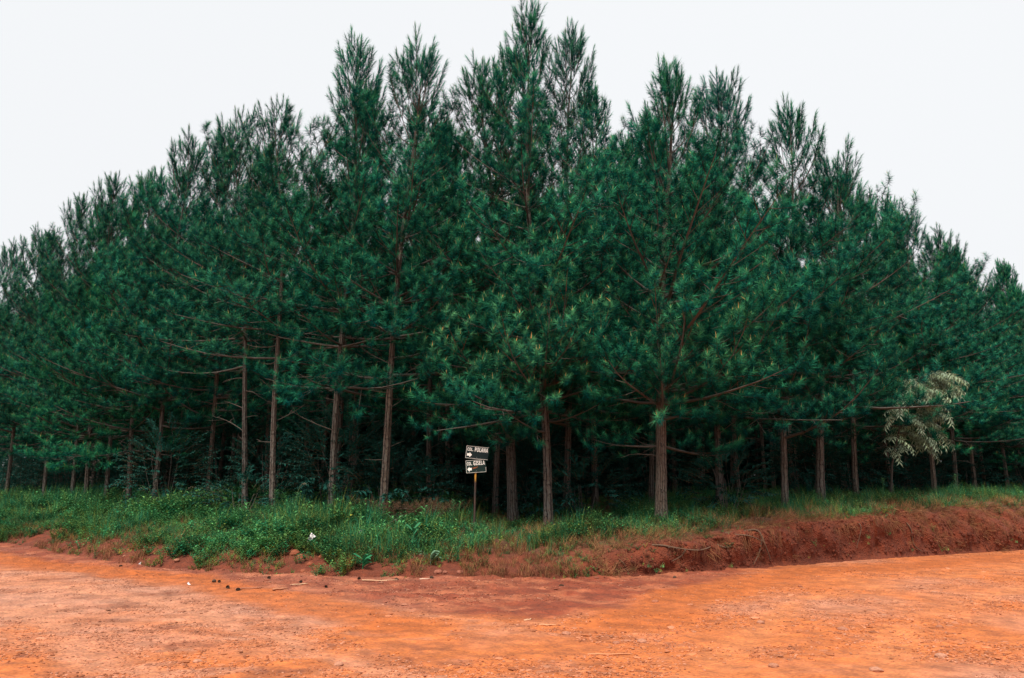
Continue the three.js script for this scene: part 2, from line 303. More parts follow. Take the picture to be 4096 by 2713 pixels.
function trunkGeometry(R, H, lean, r0, sides, rings) {
  const pts = [], rs = [], ph = R() * 9, ph2 = R() * 9, wob = 0.05 + 0.06 * R(), bulge = [];
  for (let k = 0; k <= rings; k++) {
    const t = k / rings, y = -0.25 + (H * 0.98 + 0.25) * Math.pow(t, 1.25), f = clamp(y / H);
    pts.push(V(lean[0] * Math.pow(f, 1.3) + wob * Math.sin(f * 6 + ph) * f * 2, y, lean[1] * f + wob * Math.sin(f * 5 + ph2) * f * 2));
    rs.push(r0 * (Math.pow(1 - f, 0.85) * 0.93 + 0.05) * (1 + 0.35 * Math.exp(-Math.max(0, y) / 0.22)));
    bulge.push(R());
  }
  const b = new MB();
  b.tube(pts, rs, sides, [1, 1, 1], (k, j) => 1 + 0.1 * (hash(j, Math.floor(k / 2) + 100) - 0.5) + 0.05 * (hash(j + 50, k) - 0.5));
  const at = (y) => { let k = 0; while (k < rings - 1 && pts[k + 1].y < y) k++; const f = clamp((y - pts[k].y) / (pts[k + 1].y - pts[k].y)); return { p: pts[k].clone().lerp(pts[k + 1], f), r: lerp(rs[k], rs[k + 1], f) }; };
  return { geo: b.build(), at };
}
function limbCurve(p, az, e0, L, bend, R, segs = 5) {
  const pts = [p.clone()], step = L / segs; let e = e0, a = az; const q = p.clone();
  for (let k = 0; k < segs; k++) { q.add(V(Math.cos(a) * Math.cos(e), Math.sin(e), Math.sin(a) * Math.cos(e)).multiplyScalar(step)); pts.push(q.clone()); e += bend / segs + (R() - 0.5) * 0.12; a += (R() - 0.5) * 0.2; }
  return pts;
}
const along = (pts, f) => { const x = clamp(f) * (pts.length - 1), k = Math.min(pts.length - 2, Math.floor(x)); return { p: pts[k].clone().lerp(pts[k + 1], x - k), d: pts[k + 1].clone().sub(pts[k]).normalize() }; };

// o: H height, lean, r0, cb height of the lowest live whorl, Rm longest limb, open(azimuth) stretch of limbs, seed, fill, extra [height, azimuth, length]
function makePine(o) {
  const R = rng(o.seed), root = new THREE.Group(), { geo, at } = trunkGeometry(R, o.H, o.lean ?? [0, 0], o.r0, o.near ? 18 : 9, o.near ? 46 : 16);
  mesh('trunk', geo, M.barks[o.seed % 4], root);
  const wood = new MB(), list = [], open = o.open ?? (() => 1), fill = o.fill ?? 1;
  let tone = 1; const own = [0.8 + 0.5 * R(), 0.92 + 0.16 * R(), 0.85 + 0.3 * R()], tint = () => { const k = tone * (0.75 + 0.45 * R()), y = R(), litTone = tone > 1.3; if (litTone) return [own[0] * k * 1.7, k, k * 0.85]; return [own[0] * k * (0.85 + 0.35 * y), own[1] * k, own[2] * k * (1.1 - 0.22 * y)]; };  // light on jutting low boughs painted in as a brighter, yellower tint
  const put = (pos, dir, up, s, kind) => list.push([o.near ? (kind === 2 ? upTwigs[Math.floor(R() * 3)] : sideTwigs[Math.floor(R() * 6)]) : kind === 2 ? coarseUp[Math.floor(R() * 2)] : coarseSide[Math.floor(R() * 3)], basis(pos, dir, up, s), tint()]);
  const limb = (y, az, L, e0, bend, t, dropTwig = 0, inner = 0.42, litTone = 0) => {
    tone = litTone || 0.68 + 0.6 * R();
    const { p, r } = at(y), pts = limbCurve(p, az, e0, L, bend, R), rb = Math.min(r * 0.55, 0.012 + L * 0.011);
    wood.tube(pts, pts.map((_, k) => lerp(rb, 0.006, k / (pts.length - 1))), 4, [1, 1, 1]);
    const upr = t > 0.66 + 0.12 * R(), gap = (upr ? 0.29 : 0.24) / fill;
    let side = R() < 0.5 ? 1 : -1;
    for (let x = L * (upr ? 0.3 : inner) + R() * 0.15; x < L - 0.1; x += gap * (0.75 + 0.5 * R())) {
      side = -side; if (R() < dropTwig) continue;
      const { p: q, d } = along(pts, x / L), turn = side * (0.55 + 0.5 * R()), dir = d.clone().applyAxisAngle(UP, turn);
      dir.y += upr ? 0.35 * R() : t < 0.3 && R() < 0.35 ? -0.25 - 0.5 * R() : 0.1 * (R() - 0.2); dir.normalize();
      const stub = clamp((L - x) * 0.42, 0, 0.75) * (0.35 + 0.65 * R()), e = q.clone().addScaledVector(dir, stub);
      if (stub > 0.08) wood.tube([q, e], [0.009, 0.006], 3, [1, 1, 1]);
      put(e, dir.lerp(V(0, 1, 0), upr ? 0.25 : 0.06).normalize(), UP, 0.7 + 0.5 * R(), upr ? 2 : R() < 0.5 ? 0 : 1);
      if (stub > 0.34) put(q.clone().addScaledVector(dir, stub * 0.35), dir.clone().applyAxisAngle(UP, -side * 0.8).lerp(UP, 0.2), UP, 0.75 + 0.3 * R(), R() < 0.5 ? 0 : 1);
    }
    const { p: q, d } = along(pts, 1);
    put(q, d.lerp(UP, upr ? 0.3 : 0.15).normalize(), UP, 0.9 + 0.3 * R(), upr ? 2 : R() < 0.5 ? 0 : 1);
  };
  const span = o.H - o.cb;
  for (let y = o.cb; y < o.H - 0.45; ) {
    const t = (y - o.cb) / span, n = Math.round(3.9 + R() * 1.8 - t * 0.6), a0 = R() * 6.28, e = lerp(-0.14, 1.02, Math.pow(t, 0.85)) + (R() - 0.5) * 0.15;
    for (let k = 0; k < n; k++) {
      const az = a0 + ((k + (R() - 0.5) * 0.5) / n) * 6.283;
      const prof = Math.pow(1 - t, 0.8) * (0.78 + 0.22 * sstep(0, 0.18, t)) * (1 - 0.2 * sstep(0.65, 1, t)) + 0.07;
      const lump = lerp(lerp(0.5, 1.5, noise(az * 0.95 + o.seed * 1.7 + 40, y * 0.55 + 7)), 1, sstep(0.6, 0.85, t));
      const L = o.Rm * prof * (0.72 + 0.42 * R()) * open(az) * lump;
      if (t < 0.1 && R() < 0.35) continue;
      limb(y + (R() - 0.5) * 0.1, az, L, e + (R() - 0.5) * 0.22, 0.34, t, t < 0.08 ? 0.12 : 0.02, t < 0.25 ? 0.16 : 0.26);
    }
    y += lerp(0.86, 0.4, Math.pow(t, 0.8)) * (0.75 + 0.5 * R());
  }
  for (const [y, az, L, e = 0.05, bend = 0.5, litTone = 0] of o.extra ?? []) limb(y, az, L, e, bend, 0.2, 0, 0.12, litTone);
  const crown = at(o.H * 0.985).p;                                                  // the leader
  for (let k = 0; k < 7; k++) put(crown.clone().add(V(0, -0.13 * k, 0)), V((R() - 0.5) * (k ? 0.9 : 0.1), 1, (R() - 0.5) * (k ? 0.9 : 0.1)).normalize(), V(1, 0, 0), 0.7 + 0.3 * R(), 2);
  // dead lower branches
  for (let y = 1.2 + R() * 0.8; y < o.cb + 0.6; y += (o.near ? 0.34 : 0.6) * (0.6 + R())) {
    const az = R() * 6.28, L = (0.3 + 1.5 * Math.pow(R(), 1.6)) * sstep(0.6, 2.6, y + 0.6), { p } = at(y), b = new MB();
    if (L < 0.2) continue;
    const pts = limbCurve(p, az, 0.15 + (R() - 0.4) * 0.7, L, (R() - 0.6) * 0.9, R, 5);
    b.tube(pts, pts.map((_, k) => lerp(0.014, 0.004, k / 5)), 4, [1, 1, 1]);
    for (let k = 0; k < L * 3.2; k++) { const { p: q, d } = along(pts, 0.3 + 0.65 * R()), dd = d.applyAxisAngle(UP, (R() < 0.5 ? 1 : -1) * (0.5 + 0.6 * R())); dd.y += (R() - 0.6) * 0.6; b.tube([q, q.clone().addScaledVector(dd, 0.12 + 0.3 * R() * L)], [0.006, 0.003], 3, [1, 1, 1]); }
    if (o.near) mesh('dead_branch', b.build(), M.deadwood, root); else { const off = wood.p.length / 3; for (let k = 0; k < b.p.length; k++) wood.p.push(b.p[k]), wood.c.push(b.c[k]); wood.t.push(...b.t); for (const i of b.i) wood.i.push(i + off); }
  }
  tag(mesh('limbs', wood.build(), M.wood, root), undefined, null, null, 'stuff'); delete root.children[root.children.length - 1].userData.label;
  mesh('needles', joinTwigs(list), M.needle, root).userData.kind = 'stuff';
  return root;
}
const treeSpots = [];
function setTree(t, x, z) { t.position.set(x, groundY(x, z) - 0.02, z); treeSpots.push([x, z]); return t; }
const toward = (x, z, k) => { const a = Math.atan2(-z, -x); return (az) => 1 + k * Math.max(0, Math.cos(az - a)) - 0.12 * Math.max(0, -Math.cos(az - a)); };   // limbs reach out over the open road
// x, z, tip x, tip height, trunk radius, lowest live whorl, limb reach, stretch to the road, label, further limbs
const G1 = 'pines along the edge of the plantation';
const front = [
  [-21.6, -34, -23.0, 13.0, 0.085, 3.9, 2.4, 0.25],
  [-17.0, -30.8, -19.2, 13.4, 0.085, 3.2, 2.4, 0.3],
  [-15.5, -29, -16.8, 12.5, 0.08, 3.4, 2.3, 0.3],
  [-14.0, -27.5, -14.7, 13.3, 0.08, 3.0, 2.3, 0.3],
  [-12.5, -26, -12.8, 12.9, 0.085, 3.2, 2.4, 0.35],
  [-11.0, -24.5, -10.8, 13.5, 0.085, 3.3, 2.4, 0.35],
  [-9.0, -23.6, -9.1, 12.9, 0.08, 4.0, 2.2, 0.3],
  [-7.19, -21.5, -8.1, 12.4, 0.085, 4.2, 2.4, 0.35],
  [-6.0, -20, -6.4, 12.3, 0.083, 4.4, 2.3, 0.3],
  [-4.41, -19.5, -4.13, 13.8, 0.09, 4.1, 2.1, 0.25, 'pine with a live low bough spread over bare dead twigs'],
  [-3.07, -19, -2.46, 13.55, 0.105, 3.9, 2.0, 0.3, 'pine with many bare dead twigs above a heap of brown branches', [[4.0, 0.3, 2.6], [4.6, 0.9, 2.2]]],
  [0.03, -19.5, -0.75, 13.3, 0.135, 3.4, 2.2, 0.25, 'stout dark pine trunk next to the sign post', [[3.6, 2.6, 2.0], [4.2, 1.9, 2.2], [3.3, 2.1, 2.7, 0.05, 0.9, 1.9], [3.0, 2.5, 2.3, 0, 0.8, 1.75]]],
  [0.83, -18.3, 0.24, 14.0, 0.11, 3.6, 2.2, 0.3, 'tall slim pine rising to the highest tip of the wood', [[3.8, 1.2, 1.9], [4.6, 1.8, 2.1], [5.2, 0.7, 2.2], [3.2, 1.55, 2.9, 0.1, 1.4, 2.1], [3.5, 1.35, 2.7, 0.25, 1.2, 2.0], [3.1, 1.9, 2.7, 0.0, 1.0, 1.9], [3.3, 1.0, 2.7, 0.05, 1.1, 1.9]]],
  [1.4, -20.5, 1.8, 15.0, 0.095, 3.9, 2.3, 0.25],
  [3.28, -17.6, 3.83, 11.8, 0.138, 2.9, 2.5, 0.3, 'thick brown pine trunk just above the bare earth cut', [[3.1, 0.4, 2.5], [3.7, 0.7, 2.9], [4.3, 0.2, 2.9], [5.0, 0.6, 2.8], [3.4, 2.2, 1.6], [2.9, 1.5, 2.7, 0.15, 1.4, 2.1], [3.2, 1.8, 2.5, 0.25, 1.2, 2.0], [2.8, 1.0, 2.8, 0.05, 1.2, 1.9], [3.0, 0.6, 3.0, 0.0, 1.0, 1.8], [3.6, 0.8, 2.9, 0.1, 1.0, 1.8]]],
  [5.3, -20.4, 5.75, 13.4, 0.09, 3.3, 2.6, 0.35],
  [6.85, -20, 7.7, 11.9, 0.09, 3.0, 2.4, 0.3],
  [7.9, -20.4, 9.0, 10.9, 0.115, 3.6, 2.5, 0.3, 'leaning pine with a bare lower trunk above the cut bank'],
  [10.2, -23.6, 10.6, 11.6, 0.09, 3.2, 2.5, 0.35],
  [12.4, -26, 12.4, 11.7, 0.09, 3.1, 2.5, 0.35],
  [15.4, -27.6, 15.9, 10.9, 0.09, 3.2, 2.5, 0.35],
  [17.0, -29.2, 17.4, 10.8, 0.09, 3.0, 2.5, 0.35],
  [19.1, -30.6, 19.5, 10.6, 0.09, 3.2, 2.5, 0.35],
  [21.2, -31.8, 21.6, 9.9, 0.09, 3.2, 2.5, 0.35],
  [23.4, -33.4, 24.2, 10.2, 0.09, 3.0, 2.5, 0.3],
  [-19.4, -33.0, -20.4, 12.6, 0.085, 3, 2.4, 0.3],
  [-24.6, -36.6, -25.2, 13.2, 0.085, 3, 2.4, 0.3],
  [13.6, -25.6, 13.9, 11.0, 0.09, 3, 2.4, 0.3],
];
// boughs that lean out over the road, in the light
const reach = (n, x, z, cb) => { const R = rng(7000 + n), a = Math.atan2(-z, -x), mid = Math.abs(x + 4.8) < 2.6, lo = mid ? cb + 0.5 + 0.6 * R() : 1.65 + 1.8 * hash(n, 17), N = mid ? 9 : 17; return Array.from({ length: N }, (_, k) => [lo + Math.pow(k / N, 1.15) * (mid ? 3.4 : 5) + R() * 0.3, a + (R() - 0.5) * 2.6, 0.7 + (mid ? 1.5 : 2.3) * R(), -0.25 + 0.6 * R()]); };
const ORD = ['first', 'second', 'third', 'fourth', 'fifth', 'sixth', 'seventh', 'eighth', 'ninth', 'tenth', 'eleventh', 'twelfth', 'thirteenth', 'fourteenth', 'fifteenth'];
const rank = (x, far) => front.filter((f) => (far ? f[0] > 3.3 && f[0] < x : f[0] < -2 && f[0] > x)).length;
const edgeLabel = (x) => x < -5 ? `pine at the weedy edge of the wood, ${ORD[rank(x, false)]} trunk from the heap of brown branches` : x < 3 ? 'slim pine set back between the tall central pine and the thick trunk' : `pine at the edge above the earth cut, ${ORD[rank(x, true)]} beyond the thick brown trunk`;
const built = [];
const order = [...front.keys()].sort((a, b) => (a < 3 || a > 18) - (b < 3 || b > 18));
for (const n of order) {
  const [x, z, tx, ty, r0, cb, Rm, k, label, extra] = front[n];
  const gy = groundY(x, z), H = ty - gy - (n > 2 && n < 19 ? 0.8 : 0.45); let t;
  if (n > 2 && n < 19) { t = makePine({ seed: 100 + n * 7, H, lean: [tx - x, 0], r0, cb: cb - (Math.abs(x + 1.5) > 8 ? 1.1 : x > -0.5 ? 0.75 : 0.35) + 1.3 * (hash(n, 41) - 0.5), Rm: Rm * 1.2, open: toward(x, z, k), near: true, extra: [...(extra ?? []), ...reach(n, x, z, cb)] }); built.push([t, H, x, z]); }
  else { const [src, h0, x0, z0] = built[n < 3 ? [2, 0, 1][n] : [1, 2, 3, 0, 1, 2, 0, 2, 3][n - 19]]; t = src.clone(); t.scale.set(1, H / h0, 1); t.rotation.y = Math.atan2(z0, x0) - Math.atan2(z, x) + 0.35 * ((n % 3) - 1); }
  top(setTree(t, x, z), 'pine_tree');
  tag(t, label ?? edgeLabel(x, n), 'tree', G1);
}
// the wood behind: eight kinds of slender pine, repeated
const kinds = Array.from({ length: 5 }, (_, n) => makePine({ seed: 900 + n * 5, H: 12.2 + 0.25 * n, lean: [0.5 * Math.sin(n * 2), 0.5 * Math.cos(n * 2)], r0: 0.085 + 0.006 * (n % 4), cb: 2.9 + 0.3 * (n % 3), Rm: 2.5, fill: 0.85, near: false }));
{
  const R = rng(4), used = new Set();
  const inner = [[-1.9, -24], [-8.0, -26], [-5.2, -23.4], [-10.6, -28.6], [2.4, -23], [4.1, -23.5], [6.9, -24.2], [-0.6, -26.8], [9.3, -26.4], [-13.2, -30.5], [-18.5, -35], [12, -29.5]];
  for (let gx = -22; gx <= 17; gx++) for (let gz = 0; gz < 24; gz++) {
    const x = gx * 2.6 + (R() - 0.5) * 0.9 + (gz % 2) * 1.3, z = -21.5 - gz * 2.3 + (R() - 0.5) * 0.7, l = landAt(x, z);
    if (l.d < 6.8 || Math.abs(x) > -z * 0.74 + 2.5 || l.d > (x < -12 ? 14 : 19)) continue;
    if ([...treeSpots, ...inner].some(([a, b]) => (a - x) ** 2 + (b - z) ** 2 < 2.9)) continue;
    inner.push([x, z]);
  }
  for (const [x, z] of inner) {
    const k = Math.floor(R() * kinds.length), t = used.has(k) ? kinds[k].clone() : kinds[k];
    used.add(k);
    setTree(t, x, z); t.rotation.y = R() * 6.28; const s = (0.9 + 0.12 * R()) * (x > 9 ? 0.87 : 1); t.scale.set(s, s, s);
    top(t, 'pine_tree');
    tag(t, 'slender pine standing in the dark inside of the wood', 'tree', 'pines inside the plantation');
  }
  const far = [];
  for (let k = 0; k < 150; k++) { const u = 0.1 + 0.78 * R(), q = Math.round(u * TN), d = 19 + 13 * R(), x = toe[q].x + toeN[q].x * d, z = toe[q].z + toeN[q].z * d, sc = 0.8 + 0.15 * R(); if (Math.abs(x) > -z * 0.8 + 6) continue; far.push([new THREE.Matrix4().makeRotationY(R() * 6.28).scale(V(sc, sc * (x > 9 ? 0.86 : 1), sc)).setPosition(x, groundY(x, z), z), [1, 1, 1]]); }
  const parts = kinds[2].children, far2 = new THREE.Group();
  for (const part of ['trunk', 'needles']) { const p = parts.find((c) => c.name === part); instanced(part === 'trunk' ? 'trunks' : 'needles', p.geometry, p.material, far, far2); }
  tag(top(far2, 'distant_pines'), 'far depth of the pine wood behind the standing trunks', 'wood', null, 'stuff');
  console.log('pines', front.length, inner.length, far.length);
}

// ------------------------------------------------------------------ shrubs under the pines
function leafBlade(b, p, dir, up, len, wid, col, fold = 0.25) {            // a pointed leaf of four faces, folded along its rib
  const x = dir.clone().normalize(), z = V(0, 0, 0).crossVectors(x, up); if (z.lengthSq() < 1e-4) z.set(1, 0, 0); z.normalize(); const y = V(0, 0, 0).crossVectors(z, x);
  const m = p.clone().addScaledVector(x, len * 0.45), t = p.clone().addScaledVector(x, len).addScaledVector(y, -len * 0.18);
  const l = m.clone().addScaledVector(z, wid / 2).addScaledVector(y, wid * fold), r = m.clone().addScaledVector(z, -wid / 2).addScaledVector(y, wid * fold);
  const rib = mul3(col, 1.15);
  b.tri(p, l, m, col, col, rib); b.tri(m, l, t, rib, col, col); b.tri(p, m, r, col, rib, col); b.tri(m, t, r, rib, col, col);
}
function leafSpray(seed, { n, L, len, wid, col, droop = 0 }) {
  const R = rng(seed), b = new MB(), pts = [V(0, 0, 0), V(L * 0.5, L * 0.08, 0), V(L, L * (0.05 - droop), 0)];
  b.tube(pts, [0.006, 0.004, 0.002], 3, [0.1, 0.075, 0.045]);
  for (let k = 0; k < n; k++) {
    const { p, d } = along(pts, 0.15 + (0.85 * (k + R() * 0.5)) / n), dir = d.applyAxisAngle(UP, (k % 2 ? 1 : -1) * (0.5 + 0.7 * R())); dir.y += (R() - 0.45) * 0.9 - droop;
    leafBlade(b, p, dir, V(R() - 0.5, 1.6, R() - 0.5), len * (0.7 + 0.5 * R()), wid * (0.75 + 0.4 * R()), mul3(col, 0.75 + 0.5 * R()));
  }
  return b.build();
}
const shrubSprays = [41, 42, 43].map((q) => leafSpray(q, { n: 15, L: 0.42, len: 0.12, wid: 0.042, col: [0.015, 0.085, 0.068] }));
function makeShrub(seed, H, W, sprays) {
  const R = rng(seed), root = new THREE.Group(), wood = new MB(), l = [[], []];
  for (let k = 0; k < 7; k++) { const a = R() * 6.28, e = 0.9 + 0.5 * R(), pts = limbCurve(V(0.06 * Math.cos(a), -0.08, 0.06 * Math.sin(a)), a, e, H * (0.7 + 0.25 * R()), 0.25, R, 5); wood.tube(pts, [0.016, 0.014, 0.011, 0.008, 0.006, 0.004], 4, [1, 1, 1]); }
  mesh('stems', wood.build(), M.wood, root);
  for (let k = 0; k < sprays; k++) {
    const a = R() * 6.28, u = 2 * R() - 1, rr = 0.55 + 0.45 * Math.sqrt(R()), q = Math.sqrt(1 - u * u), lump = 0.75 + 0.45 * noise(a * 1.6 + seed, u * 2 + 5);
    const p = V(Math.cos(a) * q * W * rr * lump, H * 0.56 + u * H * 0.46 * rr * lump, Math.sin(a) * q * W * rr * lump); if (p.y < 0.05) p.y = 0.05 + 0.3 * R();
    const t = 0.7 + 0.6 * R();
    l[k % 2].push([basis(p, V(Math.cos(a) * q, u * 0.5 + 0.25 * R(), Math.sin(a) * q), UP, 0.8 + 0.5 * R()), [t, t, t]]);
  }
  l.forEach((x, k) => instanced('leaves', shrubSprays[(seed + k) % 3], M.leaf, x, root));
  return root;
}
{
  const R = rng(77), protos = [[1, 1.9, 1.0, 150], [2, 1.4, 0.95, 120], [3, 2.2, 1.05, 170], [4, 1.0, 0.8, 90]].map((a) => makeShrub(...a)), used = new Set();
  const put = (x, z, k, s, label, group) => { const o = used.has(k) ? protos[k].clone() : protos[k]; used.add(k); o.position.set(x, groundY(x, z) - 0.03, z); o.rotation.y = R() * 6.28; o.scale.setScalar(s); top(o, 'shrub'); tag(o, label, 'shrub', group); };
  put(-9.9, -22.6, 2, 1.08, 'big rounded dark shrub standing alone between two left-hand pine trunks'.replace('left-hand ', ''), 'shrubs under the pines');
  put(5.1, -18.9, 1, 0.95, 'leafy shrub with lit leaves behind the bare earth cut', 'shrubs under the pines');
  put(-6.9, -20.3, 3, 0.95, 'low bright leafy bush at the top of the grassy slope', 'shrubs under the pines');
  for (let k = 0; k < 120; k++) {
    const u = 0.22 + 0.55 * ((k + R()) / 120), q = Math.round(u * TN), d = 5.0 + 5.5 * Math.pow(R(), 1.4), x = toe[q].x + toeN[q].x * d, z = toe[q].z + toeN[q].z * d;
    if (treeSpots.some(([a, b]) => (a - x) ** 2 + (b - z) ** 2 < 0.5)) continue;
    put(x, z, Math.floor(R() * 4), 0.85 + 0.5 * R(), 'dark leafy shrub in the shade under the pines', 'shrubs under the pines');
  }
  // far undergrowth that closes the wood
  const g = leafSpray(49, { n: 16, L: 1.3, len: 0.6, wid: 0.32, col: [0.015, 0.085, 0.068] }), l = [];
  for (let k = 0; k < 7000; k++) {
    const q = Math.round((0.04 + 0.9 * R()) * TN), d = 16 + 10 * R(), x = toe[q].x + toeN[q].x * d, z = toe[q].z + toeN[q].z * d, a = R() * 6.28;
    l.push([basis(V(x, 0.7 + 0.012 * d + 6 * R() * (0.5 + 0.5 * R()), z), V(Math.cos(a), 0.3 * (R() - 0.3), Math.sin(a)), UP, 0.8 + 0.8 * R()), [1, 1, 1]]);
  }
  tag(top(instanced('undergrowth', g, M.leaf, l), 'undergrowth'), 'dark thicket filling the depth of the wood', 'undergrowth', null, 'stuff');
}

// ------------------------------------------------------------------ growth on the bank
function grassTuft(seed, n, h, spread, cols, thin = 1) {
  const R = rng(seed), b = new MB();
  for (let k = 0; k < n; k++) {
    const a = R() * 6.28, lean = spread * (0.25 + 0.9 * R()), H = h * (0.55 + 0.6 * R()), w = 0.0045 * thin * (0.8 + 0.6 * R()), c = mul3(cols[Math.floor(R() * cols.length)], 0.8 + 0.4 * R()), o = V((R() - 0.5) * 0.14, -0.03, (R() - 0.5) * 0.14), s = V(-Math.sin(a) * w, 0, Math.cos(a) * w);
    let prev = o.clone();
    for (let j = 1; j <= 3; j++) {
      const f = j / 3, q = o.clone().add(V(Math.cos(a) * lean * H * f * f, H * (f - 0.22 * lean * f * f), Math.sin(a) * lean * H * f * f)), w0 = 1 - (j - 1) / 3, w1 = 1 - f;
      b.tri(prev.clone().addScaledVector(s, w0), prev.clone().addScaledVector(s, -w0), q.clone().addScaledVector(s, w1), c); if (j < 3) b.tri(prev.clone().addScaledVector(s, -w0), q.clone().addScaledVector(s, -w1), q.clone().addScaledVector(s, w1), c);
      prev = q;
    }
  }
  return b.build();
}
function herb(seed, n, h, len, wid, col) {
  const R = rng(seed), b = new MB();
  for (let q = 0; q < 3; q++) {
    const a = R() * 6.28, e = limbCurve(V(0, -0.03, 0), a, 0.9 + 0.4 * R(), h * (0.7 + 0.5 * R()), -0.2, R, 3);
    b.tube(e, [0.004, 0.0035, 0.003, 0.002], 3, mul3(col, 0.8));
    for (let k = 0; k < n; k++) { const { p } = along(e, 0.25 + (0.75 * (k + 0.5)) / n), w = k * 2.4 + R(); leafBlade(b, p, V(Math.cos(w), 0.25 + 0.4 * R(), Math.sin(w)), UP, len * (0.7 + 0.5 * R()), wid * (0.8 + 0.4 * R()), mul3(col, 0.75 + 0.5 * R())); }
  }
  return b.build();
}
const GREEN = [[0.05, 0.26, 0.1], [0.025, 0.2, 0.11], [0.2, 0.33, 0.09]], DRY = [[0.22, 0.088, 0.034], [0.15, 0.056, 0.022], [0.31, 0.15, 0.06]];
{
  const R = rng(505), grassG = [grassTuft(1, 30, 0.4, 0.75, GREEN, 1.3), grassTuft(2, 26, 0.6, 0.6, GREEN, 1.3), grassTuft(3, 30, 0.2, 0.9, [...GREEN, DRY[2]])], herbG = [herb(5, 9, 0.27, 0.075, 0.036, [0.035, 0.23, 0.1]), herb(6, 11, 0.38, 0.085, 0.024, [0.09, 0.29, 0.1]), herb(7, 8, 0.2, 0.05, 0.032, [0.21, 0.33, 0.08])];
  const thatchG = [grassTuft(8, 30, 0.34, 1.5, DRY, 0.7), grassTuft(9, 30, 0.26, 1.1, DRY, 0.6), grassTuft(10, 24, 0.42, 0.8, DRY, 0.6)];
  const L = { grass: [[], [], []], herb: [[], [], []], thatch: [[], [], []] };
  const add = (kind, k, x, y, z, s, col, tilt) => { const m = basis(V(x, y, z), V(Math.cos(R() * 6.28), 0, Math.sin(R() * 6.28)), UP, s); if (tilt) { const q = new THREE.Matrix4().makeRotationAxis(tilt.axis, tilt.a); m.setPosition(0, 0, 0).premultiply(q).setPosition(x, y, z); } L[kind][k].push([m, col]); };
  const bare = [[-4.15, -15.4, 0.32], [-3.7, -14.95, 0.32], [-2.6, -14.6, 0.35], [-1.15, -14.48, 0.35], [-6.5, -15.75, 0.4], [-8.1, -17.0, 0.35], [-12.5, -21.6, 0.6]];
  for (let n = 0; n < 72000; n++) {
    const kf = (0.24 + 0.52 * R()) * TN, k = Math.floor(kf), xt = toe[k].x; if (xt < -26 || xt > 26) continue;
    const d = 0.02 + 9.5 * Math.pow(R(), 1.5), s = kf * 0.236, w = cutOf(xt), x = toe[k].x + toeN[k].x * d + (R() - 0.5) * 0.2, z = toe[k].z + toeN[k].z * d;
    const patch = fbm(s * 0.55 + 4, d * 0.9, 3), fine = fbm(s * 2.2, d * 2.2 + 70, 3), y = bankHeight(xt, s, d);
    const mid = sstep(-3.2, -0.4, xt);                                     // from lush on the left to parched at the corner
    let green = lerp(0.97, 0.8, mid), dry = lerp(0.1, 0.32, mid);
    green *= lerp(sstep(0.0, 0.35, d + (patch - 0.5) * 2.2) * 0.85 + 0.1, 1, sstep(0.4, 1.1, d));
    if (patch < 0.4) green *= lerp(1, 0.5, mid), dry *= 1.5;
    if (bare.some(([a, b, r]) => (x - a) ** 2 + (z - b) ** 2 < r * r * (0.5 + fine))) continue;
    const g2 = sstep(0.45, 1.5, d + (patch - 0.5) * 1.6) * 0.95 + (fine > 0.62 && d > 0.35 ? 0.25 : 0) + 0.02, d2 = d < 0.2 ? 0.02 : d < 0.45 ? 0.1 : lerp(0.42, 0.1, sstep(0.9, 2.4, d));
    green = lerp(green, g2, w); dry = lerp(dry, d2, w);
    if (d > 4.6) { green *= 0.75; dry *= 0.6; }
    const br = (0.5 + 0.6 * R()) * lerp(0.8, 1.3, sstep(0.35, 0.65, fbm(s * 1.1 + 200, d * 1.4, 2))), yel = clamp(R() * lerp(0.85, 1, mid) + 1.5 * (fbm(s * 0.8 + 300, d * 1.2, 2) - 0.5)), col = [br * (0.85 + 0.75 * yel), br, br * (1.08 - 0.3 * yel)];
    const clump = fbm(s * 0.9 + 70, d * 1.1 + 15, 2), big = lerp(0.62, 1.12, sstep(0.3, 2.5, d)) * lerp(1, 0.75, mid * (1 - w)) * lerp(0.55, 1.45, sstep(0.3, 0.7, clump)) * lerp(1, 0.58, w);
    if (R() < green) {
      const herbShare = lerp(0.62, 0.4, w) * (patch > 0.5 ? 1.25 : 0.6);
      if (R() < herbShare) add('herb', Math.floor(R() * 3), x, y, z, big * (0.75 + 0.7 * R()), col); else add('grass', d < 0.8 ? 2 : Math.floor(R() * 3), x, y, z, big * (0.55 + 0.5 * R()), col);
    }
    if (R() < dry * 0.6) {
      const t = 0.6 + 0.6 * R(), face = w * (1 - sstep(0.5, 1.6, d));
      add('thatch', Math.floor(R() * 3), x, y + 0.01, z, 0.55 + 0.6 * R(), [t, t * (0.9 + 0.2 * R()), t], face > 0.05 ? { axis: V(toeN[k].z, 0, -toeN[k].x), a: -face * (1.2 + 0.8 * R()) } : null);
    }
  }
  grassG.forEach((g, k) => tag(top(instanced('grass', g, M.leaf, L.grass[k]), 'grass'), ['green arching grass growing over the bank', 'tall upright grass growing over the bank', 'short mixed grass creeping over the bank'][k], 'grass', null, 'stuff'));
  herbG.forEach((g, k) => tag(top(instanced('weeds', g, M.leaf, L.herb[k]), 'weeds'), ['broad leaved green weeds covering the bank', 'narrow leaved green weeds covering the bank', 'low yellow-green weeds covering the bank'][k], 'weeds', null, 'stuff'));
  thatchG.forEach((g, k) => tag(top(instanced('dry_grass', g, M.dry, L.thatch[k]), 'dry_grass'), ['long dry brown grass hanging over the earth cut', 'short dry brown grass matted on the bank', 'stiff dry brown stalks on the bank'][k], 'dry grass', null, 'stuff'));
  console.log('cover', ...Object.values(L).map((q) => q.map((z) => z.length).join('/')));
}
